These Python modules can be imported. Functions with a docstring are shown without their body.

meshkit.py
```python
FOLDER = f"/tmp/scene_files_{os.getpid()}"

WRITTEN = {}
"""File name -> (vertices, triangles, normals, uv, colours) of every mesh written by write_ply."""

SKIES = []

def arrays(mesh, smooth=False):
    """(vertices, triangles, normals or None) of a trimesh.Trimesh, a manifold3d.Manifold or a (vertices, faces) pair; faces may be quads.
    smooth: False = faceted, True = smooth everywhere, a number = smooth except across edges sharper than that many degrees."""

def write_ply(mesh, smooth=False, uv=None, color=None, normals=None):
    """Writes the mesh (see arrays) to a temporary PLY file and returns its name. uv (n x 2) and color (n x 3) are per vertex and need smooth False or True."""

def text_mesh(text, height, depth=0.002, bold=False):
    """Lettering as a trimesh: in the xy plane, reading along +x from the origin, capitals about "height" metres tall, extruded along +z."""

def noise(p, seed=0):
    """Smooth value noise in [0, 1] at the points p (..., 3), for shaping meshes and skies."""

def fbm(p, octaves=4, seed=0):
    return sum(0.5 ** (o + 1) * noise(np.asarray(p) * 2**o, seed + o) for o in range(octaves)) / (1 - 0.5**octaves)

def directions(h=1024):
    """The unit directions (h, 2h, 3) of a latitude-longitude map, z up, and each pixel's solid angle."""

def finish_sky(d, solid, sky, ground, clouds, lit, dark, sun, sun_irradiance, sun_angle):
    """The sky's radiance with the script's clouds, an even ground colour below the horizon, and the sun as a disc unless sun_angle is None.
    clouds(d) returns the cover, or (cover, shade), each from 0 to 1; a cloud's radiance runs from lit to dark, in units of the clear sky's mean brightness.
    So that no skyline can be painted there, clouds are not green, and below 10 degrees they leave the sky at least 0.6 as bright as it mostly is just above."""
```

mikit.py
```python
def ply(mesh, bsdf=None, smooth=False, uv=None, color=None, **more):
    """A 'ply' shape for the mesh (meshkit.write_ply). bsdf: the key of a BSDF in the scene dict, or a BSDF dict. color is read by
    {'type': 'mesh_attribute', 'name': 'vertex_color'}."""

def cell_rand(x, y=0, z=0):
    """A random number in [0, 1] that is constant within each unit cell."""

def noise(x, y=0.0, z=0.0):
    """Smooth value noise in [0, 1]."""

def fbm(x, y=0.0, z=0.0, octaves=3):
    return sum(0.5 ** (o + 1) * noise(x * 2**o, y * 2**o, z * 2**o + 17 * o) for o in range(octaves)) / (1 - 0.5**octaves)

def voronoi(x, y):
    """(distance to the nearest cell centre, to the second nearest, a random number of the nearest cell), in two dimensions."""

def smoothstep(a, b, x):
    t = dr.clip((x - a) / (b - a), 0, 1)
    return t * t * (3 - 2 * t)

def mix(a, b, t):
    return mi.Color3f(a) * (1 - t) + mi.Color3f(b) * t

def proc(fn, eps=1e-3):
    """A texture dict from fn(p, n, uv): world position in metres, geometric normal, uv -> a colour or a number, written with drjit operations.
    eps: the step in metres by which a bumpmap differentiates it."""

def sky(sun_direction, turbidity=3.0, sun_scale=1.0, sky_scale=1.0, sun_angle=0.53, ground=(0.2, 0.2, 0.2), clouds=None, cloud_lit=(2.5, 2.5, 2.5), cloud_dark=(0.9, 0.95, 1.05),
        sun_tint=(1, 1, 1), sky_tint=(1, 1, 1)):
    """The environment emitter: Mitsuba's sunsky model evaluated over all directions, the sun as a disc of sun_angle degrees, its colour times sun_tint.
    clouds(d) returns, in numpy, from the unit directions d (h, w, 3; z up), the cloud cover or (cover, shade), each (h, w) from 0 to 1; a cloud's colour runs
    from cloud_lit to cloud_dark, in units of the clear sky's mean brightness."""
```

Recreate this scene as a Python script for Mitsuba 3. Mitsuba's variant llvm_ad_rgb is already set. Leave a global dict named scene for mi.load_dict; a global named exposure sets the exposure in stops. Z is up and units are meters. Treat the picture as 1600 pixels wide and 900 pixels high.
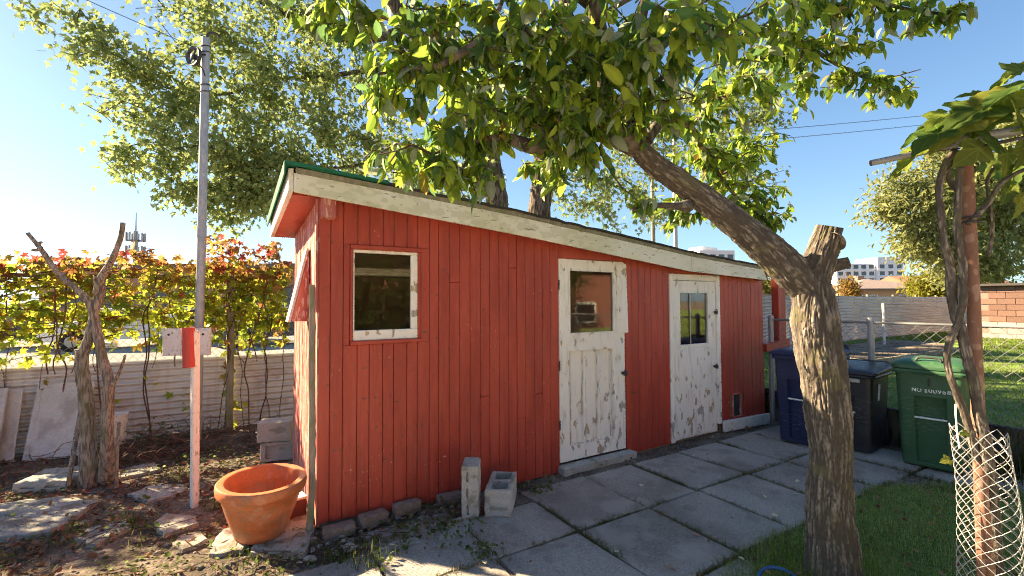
import math, random
import numpy as np, trimesh, manifold3d as m3
import drjit as dr, mitsuba as mi
import mikit, meshkit
from mikit import noise, fbm, voronoi, cell_rand, smoothstep, mix
from scipy.spatial import ConvexHull, cKDTree
from shapely.geometry import Polygon, box as sbox
T = mi.ScalarTransform4f
scene, labels = {'type': 'scene'}, {}

# ---------------------------------------------------------------- camera, light, exposure
EYE = np.array([-0.525, -3.526, 1.585])
FWD = np.array([0.51842, 0.85455, 0.03139])
scene['camera'] = {'type': 'perspective', 'fov': 96.1, 'fov_axis': 'x', 'near_clip': 0.05, 'far_clip': 3000.0,
                   'to_world': T().look_at(origin=EYE.tolist(), target=(EYE + FWD).tolist(), up=[-0.01244, -0.02918, 0.9995])}
SUN_AZ, SUN_EL = 129.0, 29.5
sa, se = math.radians(SUN_AZ), math.radians(SUN_EL)
scene['sky'] = mikit.sky((math.cos(sa) * math.cos(se), math.sin(sa) * math.cos(se), math.sin(se)), turbidity=2.0, sun_scale=2.5, sky_scale=0.85, sun_tint=(1.0, 0.96, 0.88), sky_tint=(1.0, 1.01, 1.03))
exposure = 3.0

# ---------------------------------------------------------------- materials
def rgb(*c): return {'type': 'rgb', 'value': list(c)}
def mat(name, base, rough=0.7, spec=0.4, bump=None, bscale=1.0, **more):
    b = {'type': 'principled', 'base_color': base if isinstance(base, dict) else rgb(*base), 'roughness': rough, 'specular': spec, **more}
    if bump is not None:
        b = {'type': 'bumpmap', 'arbitrary': bump, 'scale': bscale, 'bsdf': b}
    scene[name] = {'type': 'twosided', 'bsdf': b}
    return name
VC = {'type': 'mesh_attribute', 'name': 'vertex_color'}
P = mikit.proc

def f_red(p, n, uv):
    tone = fbm(p.x * 7, p.y * 7, p.z * 1.2, 3)
    c = mix((0.31, 0.040, 0.024), (0.39, 0.056, 0.033), smoothstep(0.3, 0.7, tone))
    grain = noise(p.x * 260, p.y * 260, p.z * 9)
    c = c * (0.82 + 0.2 * grain + 0.16 * fbm(p.x * 75, p.y * 75, p.z * 1.7, 2))
    c = mix(c, (0.34, 0.105, 0.08), smoothstep(0.58, 0.74, fbm(p.x * 50 + 3, p.y * 50, p.z * 2.6, 3)) * 0.22)
    chip = smoothstep(0.88, 0.91, noise(p.x * 52, p.y * 52, p.z * 40)) * smoothstep(0.60, 0.66, noise(p.x * 9 + 4, p.y * 9, p.z * 6))
    c = mix(c, (0.10, 0.055, 0.045), chip * 0.85)
    scuff = smoothstep(0.91, 0.94, noise(p.x * 120 + p.z * 50, p.y * 110, p.z * 30)) * smoothstep(0.66, 0.7, noise(p.x * 3 + 9, p.y * 3, p.z * 3))
    return mix(c, (0.62, 0.36, 0.30), scuff * 0.7)
mat('red_paint', P(f_red), 0.48, 0.45, bump=P(lambda p, n, uv: 0.0005 * fbm(p.x * 140, p.y * 140, p.z * 6, 2)), bscale=1.0)
def f_redold_sunlit(p, n, uv):  # weathered red; pink glare of grazing sun partly put into the colour
    tone = fbm(p.x * 9, p.y * 14, p.z * 1.6, 3)
    c = mix((0.36, 0.085, 0.065), (0.50, 0.19, 0.16), smoothstep(0.35, 0.7, tone))
    flake = smoothstep(0.60, 0.64, fbm(p.x * 60, p.y * 70, p.z * 10, 3))
    return mix(c, (0.56, 0.38, 0.33), flake * 0.8)
mat('red_old_sunlit', P(f_redold_sunlit), 0.65, 0.3, bump=P(lambda p, n, uv: 0.0012 * fbm(p.x * 90, p.y * 120, p.z * 7, 2)), bscale=1.0)

def peel_field(p):
    """flaked paint: ragged patches, gathered low on the doors and round a few spots, as the photograph has them"""
    zone = smoothstep(0.42, 0.62, fbm(p.x * 2.6 + 3, p.y * 2.6, p.z * 2.2, 2)) * 0.05 + 0.055 * smoothstep(0.9, 0.1, p.z)
    return fbm(p.x * 24, p.y * 24, p.z * 10, 5) + zone
def f_peel(p, n, uv):
    c = mix((0.74, 0.72, 0.65), (0.81, 0.80, 0.75), fbm(p.x * 5, p.y * 5, p.z * 2, 2))
    dirt = smoothstep(0.55, 0.8, fbm(p.x * 30, p.y * 30, p.z * 4, 3))
    c = mix(c, (0.46, 0.43, 0.36), dirt * 0.4)
    k = peel_field(p); m = smoothstep(0.722, 0.729, k)
    u = mix((0.42, 0.33, 0.22), (0.33, 0.32, 0.295), smoothstep(0.4, 0.6, noise(p.x * 5, p.y * 5, p.z * 5)))
    c = mix(c, (0.58, 0.53, 0.44), smoothstep(0.675, 0.70, k) * (1 - m) * 0.7)
    return mix(c, u * (0.7 + 0.5 * noise(p.x * 200, p.y * 200, p.z * 12)), m)
mat('white_peel', P(f_peel), 0.55, 0.4, bump=P(lambda p, n, uv: -0.0018 * smoothstep(0.712, 0.722, peel_field(p))))
def f_worn_shaded(p, n, uv):  # worn paint, greyed also to stand in for shade along the grooves
    k = fbm(p.x * 40, p.y * 40, p.z * 7, 4)
    return mix((0.72, 0.71, 0.66), (0.33, 0.30, 0.25), smoothstep(0.5, 0.56, k) * 0.85)
mat('worn_shaded_white', P(f_worn_shaded), 0.65, 0.3)
def f_cream(p, n, uv):
    c = mix((0.63, 0.62, 0.47), (0.74, 0.73, 0.62), smoothstep(0.35, 0.7, fbm(p.x * 2, p.z * 3, 1.0, 3)))
    alg_leaf_light = smoothstep(0.42, 0.62, fbm(p.x * 16, p.y * 16, p.z * 20, 4)) * smoothstep(3.4, 1.6, p.x)  # algae stain, with green light off the leaves painted in on the left
    c = mix(c, (0.34, 0.35, 0.20), alg_leaf_light * 0.35)
    chip = smoothstep(0.69, 0.705, fbm(p.x * 16, p.y * 20, p.z * 60, 4) + 0.03 * smoothstep(1.5, 4.5, p.x))
    return mix(c, (0.20, 0.18, 0.15), chip * 0.8)
mat('cream_paint', P(f_cream), 0.6, 0.35, bump=P(lambda p, n, uv: 0.0008 * fbm(p.x * 12, p.y * 20, p.z * 70, 3)))
def f_slab(p, n, uv):
    c = mix((0.225, 0.208, 0.187), (0.325, 0.302, 0.274), smoothstep(0.3, 0.72, fbm(p.x * 2.3, p.y * 2.3, 3.0, 4)))
    sp = noise(p.x * 240, p.y * 240, 0.0)
    c = c * (0.62 + 0.38 * sp + 0.38 * noise(p.x * 95, p.y * 95, 5.0))
    c = mix(c, (0.34, 0.33, 0.31), smoothstep(0.86, 0.92, noise(p.x * 130, p.y * 130, 9.0)) * 0.5)
    st = smoothstep(0.62, 0.72, fbm(p.x * 6 + 7, p.y * 6, 0.0, 3))
    c = mix(c, (0.19, 0.172, 0.15), st * 0.5)
    bl = smoothstep(0.62, 0.75, fbm(p.x * 3.5 + 31, p.y * 3.5, 2.0, 4))
    return mix(c, (0.37, 0.345, 0.31), bl * 0.6)
def h_slab(p, n, uv):
    k = smoothstep(0.45, 0.55, cell_rand(dr.floor(p.x / 0.652 + 0.6), dr.floor(p.y / 0.775 + 0.27), 5))
    wv = dr.sin((p.x * 0.94 + p.y * 0.34) * 330 + 1.6 * noise(p.x * 9, p.y * 9))
    return 0.003 * wv * k + 0.004 * fbm(p.x * 55, p.y * 55, p.z * 55, 3)
mat('slab', P(f_slab), 0.85, 0.25, bump=P(h_slab))
def f_block(p, n, uv):
    c = mix((0.30, 0.29, 0.26), (0.44, 0.43, 0.40), fbm(p.x * 9, p.y * 9, p.z * 9, 3))
    c = c * (0.75 + 0.45 * noise(p.x * 230, p.y * 230, p.z * 230))
    return mix(c, (0.15, 0.15, 0.10), smoothstep(0.55, 0.7, fbm(p.x * 16 + 3, p.y * 16, p.z * 16, 3)) * 0.6)
mat('concrete', P(f_block), 0.9, 0.2, bump=P(lambda p, n, uv: 0.004 * fbm(p.x * 60, p.y * 60, p.z * 60, 3)))
def f_terra(p, n, uv):
    c = mix((0.40, 0.115, 0.038), (0.49, 0.16, 0.062), smoothstep(0.3, 0.7, fbm(p.x * 4, p.y * 4, p.z * 14, 3)))
    c = mix(c, (0.26, 0.15, 0.09), smoothstep(0.48, 0.7, fbm(p.x * 9 + 2, p.y * 9, p.z * 12, 4)) * 0.55)
    lime = smoothstep(0.60, 0.72, fbm(p.x * 14 + 8, p.y * 14, p.z * 9, 5))
    c = mix(c, (0.55, 0.40, 0.31), lime * 0.2)
    return c * (0.85 + 0.3 * noise(p.x * 110, p.y * 110, p.z * 110))
mat('terracotta', P(f_terra), 0.5, 0.45, bump=P(lambda p, n, uv: 0.0012 * fbm(p.x * 8, p.y * 8, p.z * 150, 2)))
def f_dirt(p, n, uv):
    c = mix((0.075, 0.063, 0.050), (0.165, 0.14, 0.112), smoothstep(0.3, 0.7, fbm(p.x * 3, p.y * 3, 0.0, 4)))
    c = c * (0.6 + 0.8 * noise(p.x * 90, p.y * 90, 0.0))
    return mix(c, (0.26, 0.22, 0.18), smoothstep(0.72, 0.8, noise(p.x * 60, p.y * 60, 4.0)) * 0.5)
mat('dirt', P(f_dirt), 0.95, 0.15)
def f_lawn(p, n, uv):
    g = fbm(p.x * 1.6, p.y * 1.6, 0.0, 3)
    c = mix((0.085, 0.145, 0.035), (0.15, 0.20, 0.055), smoothstep(0.3, 0.7, g))
    return c * (0.6 + 0.8 * noise(p.x * 60, p.y * 60, 0.0))
mat('turf', P(f_lawn), 0.95, 0.15)
def f_asph(p, n, uv):
    return mix((0.20, 0.195, 0.185), (0.30, 0.29, 0.27), fbm(p.x * 0.5, p.y * 0.5, 0.0, 3)) * (0.85 + 0.3 * noise(p.x * 20, p.y * 20))
mat('asphalt', P(f_asph), 0.9, 0.2)
def f_bounce(p, n, uv):
    return mix((0.46, 0.44, 0.40), (0.56, 0.54, 0.50), fbm(p.x * 0.8, p.y * 0.8, 0.0, 3)) * (0.88 + 0.24 * noise(p.x * 60, p.y * 60))
mat('bounce_concrete', P(f_bounce), 0.85, 0.25)
def f_corr(p, n, uv):
    c = mix((0.42, 0.405, 0.39), (0.56, 0.55, 0.535), fbm(p.x * 1.7, p.z * 3, 0.0, 3))
    rust = smoothstep(0.64, 0.72, fbm(p.x * 5, p.z * 11, 3.0, 4))
    c = mix(c, (0.30, 0.17, 0.11), rust * 0.3)
    dr_ = smoothstep(0.6, 0.75, fbm(p.x * 22, p.z * 2.5, 1.0, 3))
    return mix(c, (0.36, 0.33, 0.30), dr_ * 0.35)
mat('corrugated', P(f_corr), 0.5, 0.5)
def f_bark(p, n, uv):
    # plates: high ground grey brown, crevices dark (uv.y holds the relief height of the mesh)
    h = uv.y
    g = noise(p.x * 120, p.y * 120, p.z * 60)
    c = mix((0.075, 0.064, 0.054), (0.225, 0.20, 0.17), smoothstep(0.18, 0.82, h + 0.3 * (g - 0.5)))
    c = c * (0.78 + 0.44 * noise(p.x * 130, p.y * 130, p.z * 40))
    moss = smoothstep(0.58, 0.70, fbm(p.x * 9, p.y * 9, p.z * 8, 4))
    return mix(c, (0.15, 0.145, 0.06), moss * 0.35)
mat('bark', P(f_bark), 0.9, 0.2, bump=P(lambda p, n, uv: 0.005 * fbm(p.x * 110, p.y * 110, p.z * 40, 3)))
def f_bark2(p, n, uv):
    g = fbm(p.x * 25, p.y * 25, p.z * 5, 3)
    return mix((0.042, 0.034, 0.028), (0.15, 0.125, 0.10), smoothstep(0.35, 0.65, g))
mat('bark_plain', P(f_bark2), 0.9, 0.2, bump=P(lambda p, n, uv: 0.01 * fbm(p.x * 30, p.y * 30, p.z * 7, 3)))
def f_deadwood(p, n, uv):
    g = fbm(p.x * 110, p.y * 110, p.z * 14, 4)
    c = mix((0.11, 0.088, 0.07), (0.30, 0.26, 0.215), smoothstep(0.3, 0.66, g)) * (0.8 + 0.4 * noise(p.x * 14, p.y * 14, p.z * 9))
    return mix(c, (0.15, 0.14, 0.07), smoothstep(0.55, 0.65, fbm(p.x * 8, p.y * 8, p.z * 6, 3)) * 0.5)
mat('dead_wood', P(f_deadwood), 0.85, 0.25, bump=P(lambda p, n, uv: 0.007 * fbm(p.x * 80, p.y * 80, p.z * 12, 3)))
def f_rust(p, n, uv):
    c = mix((0.15, 0.075, 0.050), (0.235, 0.13, 0.092), fbm(p.x * 40, p.y * 40, p.z * 14, 4))
    return mix(c, (0.36, 0.25, 0.19), smoothstep(0.64, 0.72, noise(p.x * 60, p.y * 60, p.z * 30)) * 0.5)
mat('rust', P(f_rust), 0.75, 0.35)
def f_galv(p, n, uv):
    return mix((0.28, 0.285, 0.29), (0.46, 0.465, 0.47), fbm(p.x * 30, p.y * 30, p.z * 12, 3))
mat('galvanized', P(f_galv), 0.5, 0.5, metallic=0.35)
mat('grey_pipe', (0.20, 0.205, 0.21), 0.55, 0.5)
def f_post(p, n, uv):
    c = mix((0.62, 0.59, 0.53), (0.74, 0.72, 0.68), fbm(p.x * 20, p.y * 20, p.z * 4, 3))
    return mix(c, (0.30, 0.25, 0.19), smoothstep(0.64, 0.68, fbm(p.x * 130, p.y * 130, p.z * 22, 4)) * 0.75)
mat('old_white', P(f_post), 0.65, 0.35)
def f_board(p, n, uv):
    c = mix((0.44, 0.42, 0.39), (0.58, 0.56, 0.53), fbm(p.x * 5, p.y * 5, p.z * 5, 4)) * (0.86 + 0.28 * noise(p.x * 90, p.y * 90, p.z * 90))
    return mix(c, (0.30, 0.26, 0.22), smoothstep(0.55, 0.75, fbm(p.x * 7 + 5, p.y * 7, p.z * 4, 4)) * 0.6)
mat('pale_board', P(f_board), 0.8, 0.25)
def f_stone(p, n, uv):
    c = mix((0.235, 0.24, 0.215), (0.35, 0.35, 0.315), fbm(p.x * 6, p.y * 6, 0.0, 4)) * (0.7 + 0.6 * noise(p.x * 120, p.y * 120, p.z * 60))
    return mix(c, (0.15, 0.12, 0.09), smoothstep(0.56, 0.72, fbm(p.x * 10 + 9, p.y * 10, 0.0, 4)) * 0.7)
mat('stone', P(f_stone), 0.9, 0.2, bump=P(lambda p, n, uv: 0.006 * fbm(p.x * 45, p.y * 45, p.z * 45, 3)))
def f_oldbrick(p, n, uv):
    c = mix((0.15, 0.11, 0.09), (0.25, 0.19, 0.155), fbm(p.x * 12, p.y * 12, p.z * 12, 3)) * (0.75 + 0.5 * noise(p.x * 150, p.y * 150, p.z * 150))
    return mix(c, (0.28, 0.26, 0.23), smoothstep(0.55, 0.7, fbm(p.x * 25, p.y * 25, p.z * 25, 3)) * 0.5)
mat('old_brick', P(f_oldbrick), 0.9, 0.2, bump=P(lambda p, n, uv: 0.004 * fbm(p.x * 60, p.y * 60, p.z * 60, 3)))
def f_greywood(p, n, uv):
    c = mix((0.15, 0.135, 0.10), (0.33, 0.31, 0.24), fbm(p.x * 60, p.y * 60, p.z * 6, 3))
    return mix(c, (0.17, 0.19, 0.08), smoothstep(0.5, 0.65, fbm(p.x * 12, p.y * 12, p.z * 8, 3)) * 0.6)
mat('grey_wood', P(f_greywood), 0.9, 0.2)
def plastic(name, col, dusty):
    def f(p, n, uv):
        d = smoothstep(0.45, 0.75, fbm(p.x * 6, p.y * 6, p.z * 4, 4))
        c = mix(col, dusty, d * 0.5)
        scr = smoothstep(0.74, 0.78, noise(p.x * 15, p.y * 22, p.z * 160)) * smoothstep(0.5, 0.6, noise(p.x * 4, p.y * 4, p.z * 4))
        return mix(c, (0.3, 0.3, 0.3), scr * 0.25)
    return mat(name, P(f), 0.42, 0.5)
plastic('bin_blue', (0.014, 0.022, 0.075), (0.04, 0.05, 0.10))
plastic('bin_black', (0.018, 0.019, 0.024), (0.045, 0.045, 0.05))
plastic('bin_green', (0.032, 0.095, 0.042), (0.065, 0.125, 0.075))
mat('paint', VC, 0.6, 0.4)
mat('matte', VC, 0.9, 0.2)
mat('dark_metal', (0.03, 0.03, 0.032), 0.5, 0.5)
mat('rubber', (0.02, 0.02, 0.02), 0.8, 0.3)
mat('felt', (0.045, 0.042, 0.04), 0.9, 0.2)
mat('green_felt', (0.015, 0.13, 0.075), 0.75, 0.3)
mat('white_plastic', (0.72, 0.72, 0.72), 0.5, 0.4)
mat('raw_timber', (0.24, 0.17, 0.115), 0.9, 0.15)
scene['glass'] = {'type': 'thindielectric', 'int_ior': 1.5}
scene['dark_glass'] = {'type': 'twosided', 'bsdf': {'type': 'principled', 'base_color': rgb(0.03, 0.035, 0.045), 'roughness': 0.12, 'specular': 0.8}}
def leafmat(name, trans, rough=0.5, spec=0.4):
    scene[name] = {'type': 'principledthin', 'base_color': VC, 'diff_trans': trans, 'roughness': rough, 'spec_trans': 0.0, 'eta': 1.4 + 0.1 * spec}
leafmat('leaf', 1.3, 0.36, 0.8)
leafmat('leaf_far', 1.1, 0.6)
leafmat('litter', 0.25, 0.8)

# ---------------------------------------------------------------- helpers
def A(*v): return np.array(v, float)
def unit(v): v = np.asarray(v, float); return v / max(np.linalg.norm(v), 1e-12)
def key_for(name):
    if name not in scene and name not in labels and not any(k.startswith(name + '__') for k in scene): return name
    n = NUM.get(name, 0)
    while True:
        n += 1
        k = f'{name}_{n:03d}'
        if k not in scene and k not in labels:
            NUM[name] = n
            return k
NUM = {}
USED = set()
def fresh(name):
    if name not in USED:
        USED.add(name); return name
    n = NUM.get(name, 0)
    while True:
        n += 1
        k = f'{name}_{n:03d}'
        if k not in USED:
            NUM[name] = n; USED.add(k); return k
def tag(k, label=None, cat=None, group=None, kind=None):
    d = {a: b for a, b in (('label', label), ('category', cat), ('group', group), ('kind', kind)) if b}
    if d: labels[k] = d
def thing(name, label, cat, group=None):
    k = fresh(name); tag(k, label, cat, group); return k
def put(name, mesh, bsdf, parent=None, label=None, cat=None, group=None, kind=None, smooth=False):
    k = fresh(f'{parent}__{name}' if parent else name)
    color = None
    if isinstance(mesh, MB): mesh, color = mesh.done()
    if bsdf not in ('paint', 'matte', 'leaf', 'leaf_far', 'litter'): color = None
    elif color is not None and smooth not in (True, False): color = np.tile(color.mean(0), (len(meshkit.arrays(mesh, smooth)[0]), 1))
    scene[k] = mikit.ply(mesh, bsdf, smooth, color=color)
    tag(k, label, cat, group, kind)
    return k
class MB:
    """collects pieces (vertices, triangles, colour) into one mesh"""
    def __init__(self): self.v, self.f, self.c, self.n = [], [], [], 0
    def add(self, vf, col=(0.5, 0.5, 0.5)):
        v, f = (vf.vertices, vf.faces) if hasattr(vf, 'vertices') else vf
        v, f = np.asarray(v, float), np.asarray(f, int)
        if f.shape[1] == 4: f = np.vstack([f[:, [0, 1, 2]], f[:, [0, 2, 3]]])
        self.v.append(v); self.f.append(f + self.n); self.n += len(v)
        col = np.asarray(col, float)
        self.c.append(np.tile(col, (len(v), 1)) if col.ndim == 1 else col)
        return self
    def done(self): return (np.vstack(self.v), np.vstack(self.f)), np.vstack(self.c)
def _cb_topology():
    d = [2.0, 3.0, 4.0]
    v = _cb_vertices(A(0, 0, 0), A(*d), 0.3)
    h = ConvexHull(v); c = v.mean(0); out = []
    for t in h.simplices:
        a, b, e = v[t]
        out.append(t if np.dot(np.cross(b - a, e - a), a - c) > 0 else t[::-1])
    return np.array(out)
def _cb_vertices(lo, hi, b):
    out = []
    for ix in (0, 1):
        for iy in (0, 1):
            for iz in (0, 1):
                c = A((lo, hi)[ix][0], (lo, hi)[iy][1], (lo, hi)[iz][2]); s = A(1 - 2 * ix, 1 - 2 * iy, 1 - 2 * iz)
                for ax in range(3):
                    q = c.copy()
                    for o in range(3):
                        if o != ax: q[o] += s[o] * b
                    out.append(q)
    return np.array(out)
CB = _cb_topology()
def cbox(lo, hi, b=0.004):
    lo, hi = np.minimum(lo, hi).astype(float), np.maximum(lo, hi).astype(float)
    return _cb_vertices(lo, hi, min(b, 0.3 * (hi - lo).min())), CB.copy()
def rot(axis, deg):
    a = unit(axis); t = math.radians(deg); K = np.array([[0, -a[2], a[1]], [a[2], 0, -a[0]], [-a[1], a[0], 0]])
    return np.eye(3) + math.sin(t) * K + (1 - math.cos(t)) * K @ K
def moved(vf, R=None, t=(0, 0, 0), about=(0, 0, 0)):
    v, f = vf; v = np.asarray(v) - about
    return (v if R is None else v @ R.T) + about + np.asarray(t), f
def frames(pts):
    pts = np.asarray(pts, float); n = len(pts)
    tan = np.gradient(pts, axis=0); tan /= np.maximum(np.linalg.norm(tan, axis=1, keepdims=True), 1e-9)
    a = A(0, 0, 1) if abs(tan[0][2]) < 0.9 else A(1, 0, 0)
    x = unit(np.cross(a, tan[0])); X = [x]
    for i in range(1, n):
        x = X[-1] - tan[i] * np.dot(X[-1], tan[i]); X.append(unit(x))
    X = np.array(X); return tan, X, np.cross(tan, X)
def tube(pts, rad, n=8, cap=True):
    pts = np.asarray(pts, float); rad = np.broadcast_to(np.asarray(rad, float), (len(pts),))
    tan, X, Y = frames(pts); a = np.arange(n) * 2 * np.pi / n
    ring = np.cos(a)[None, :, None] * X[:, None] + np.sin(a)[None, :, None] * Y[:, None]
    v = (pts[:, None] + ring * rad[:, None, None]).reshape(-1, 3)
    i = np.arange(len(pts) - 1)[:, None] * n; j = np.arange(n)[None]; k = (np.arange(n)[None] + 1) % n
    f = np.stack([i + j, i + k, i + n + k, i + n + j], -1).reshape(-1, 4)
    f = np.vstack([f[:, [0, 1, 2]], f[:, [0, 2, 3]]])
    if cap:
        m = len(v); v = np.vstack([v, pts[0], pts[-1]]); e = (len(pts) - 1) * n; j = np.arange(n); k = (j + 1) % n
        f = np.vstack([f, np.stack([k, j, j * 0 + m], 1), np.stack([e + j, e + k, j * 0 + m + 1], 1)])
    return v, f
def spline(pts, step):
    pts = np.asarray(pts, float); d = np.r_[0, np.cumsum(np.linalg.norm(np.diff(pts, axis=0), axis=1))]
    from scipy.interpolate import PchipInterpolator, CubicSpline
    s = np.linspace(0, d[-1], max(3, int(d[-1] / step) + 1))
    return PchipInterpolator(d, pts)(s), s / d[-1]
def lathe(prof, n=48, c=(0, 0, 0)):
    prof = np.asarray(prof, float); a = np.arange(n) * 2 * np.pi / n
    v = np.stack([prof[:, None, 0] * np.cos(a), prof[:, None, 0] * np.sin(a), np.broadcast_to(prof[:, None, 1], (len(prof), n))], -1).reshape(-1, 3) + c
    i = np.arange(len(prof) - 1)[:, None] * n; j = np.arange(n)[None]; k = (j + 1) % n
    return v, np.stack([i + j, i + k, i + n + k, i + n + j], -1).reshape(-1, 4)
def prism(poly, z0, z1, bevel=0.0):
    """a polygon (n x 2) as a closed block from z0 to z1, its top edge drawn in by bevel"""
    g = Polygon(poly).buffer(0)
    if g.exterior.is_ccw is False: g = Polygon(list(g.exterior.coords)[::-1])
    p = np.array(g.exterior.coords)[:-1]; n = len(p); c = p.mean(0)
    q = p + (c - p) / np.maximum(np.linalg.norm(c - p, axis=1, keepdims=True), 1e-9) * bevel * 1.3
    rings = [np.c_[p, np.full(n, z0)], np.c_[p, np.full(n, z1 - bevel)], np.c_[q, np.full(n, z1)]]
    v = np.vstack(rings + [np.r_[c, z1][None]]); j = np.arange(n); k = (j + 1) % n
    f = [np.stack([j + r * n, k + r * n, k + (r + 1) * n], 1) for r in (0, 1)] + [np.stack([j + r * n, k + (r + 1) * n, j + (r + 1) * n], 1) for r in (0, 1)]
    f.append(np.stack([2 * n + j, 2 * n + k, j * 0 + 3 * n], 1))
    return v, np.vstack(f)
def rough_stone(poly, z0, z1, rng, amp=0.012):
    """a flat stone: subdivided prism with a chipped edge and an uneven face"""
    p = np.array(Polygon(poly).segmentize(0.05).exterior.coords)[:-1]
    if not Polygon(p).exterior.is_ccw: p = p[::-1]
    p = p + rng.normal(0, amp * 0.5, p.shape); c = p.mean(0); n = len(p)
    lev = [(1.0, z0), (1.0, z1 - 0.012), (0.985, z1 - 0.002), (0.9, z1), (0.6, z1), (0.3, z1)]
    v = [np.c_[c + (p - c) * s, np.full(n, z) + (rng.normal(0, amp * 0.22, n) if i > 1 else 0)] for i, (s, z) in enumerate(lev)]
    v = np.vstack(v + [np.r_[c, z1][None]]); j = np.arange(n); k = (j + 1) % n; f = []
    for r in range(len(lev) - 1):
        f += [np.stack([j + r * n, k + r * n, k + (r + 1) * n], 1), np.stack([j + r * n, k + (r + 1) * n, j + (r + 1) * n], 1)]
    f.append(np.stack([(len(lev) - 1) * n + j, (len(lev) - 1) * n + k, j * 0 + len(lev) * n], 1))
    return v, np.vstack(f)
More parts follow.
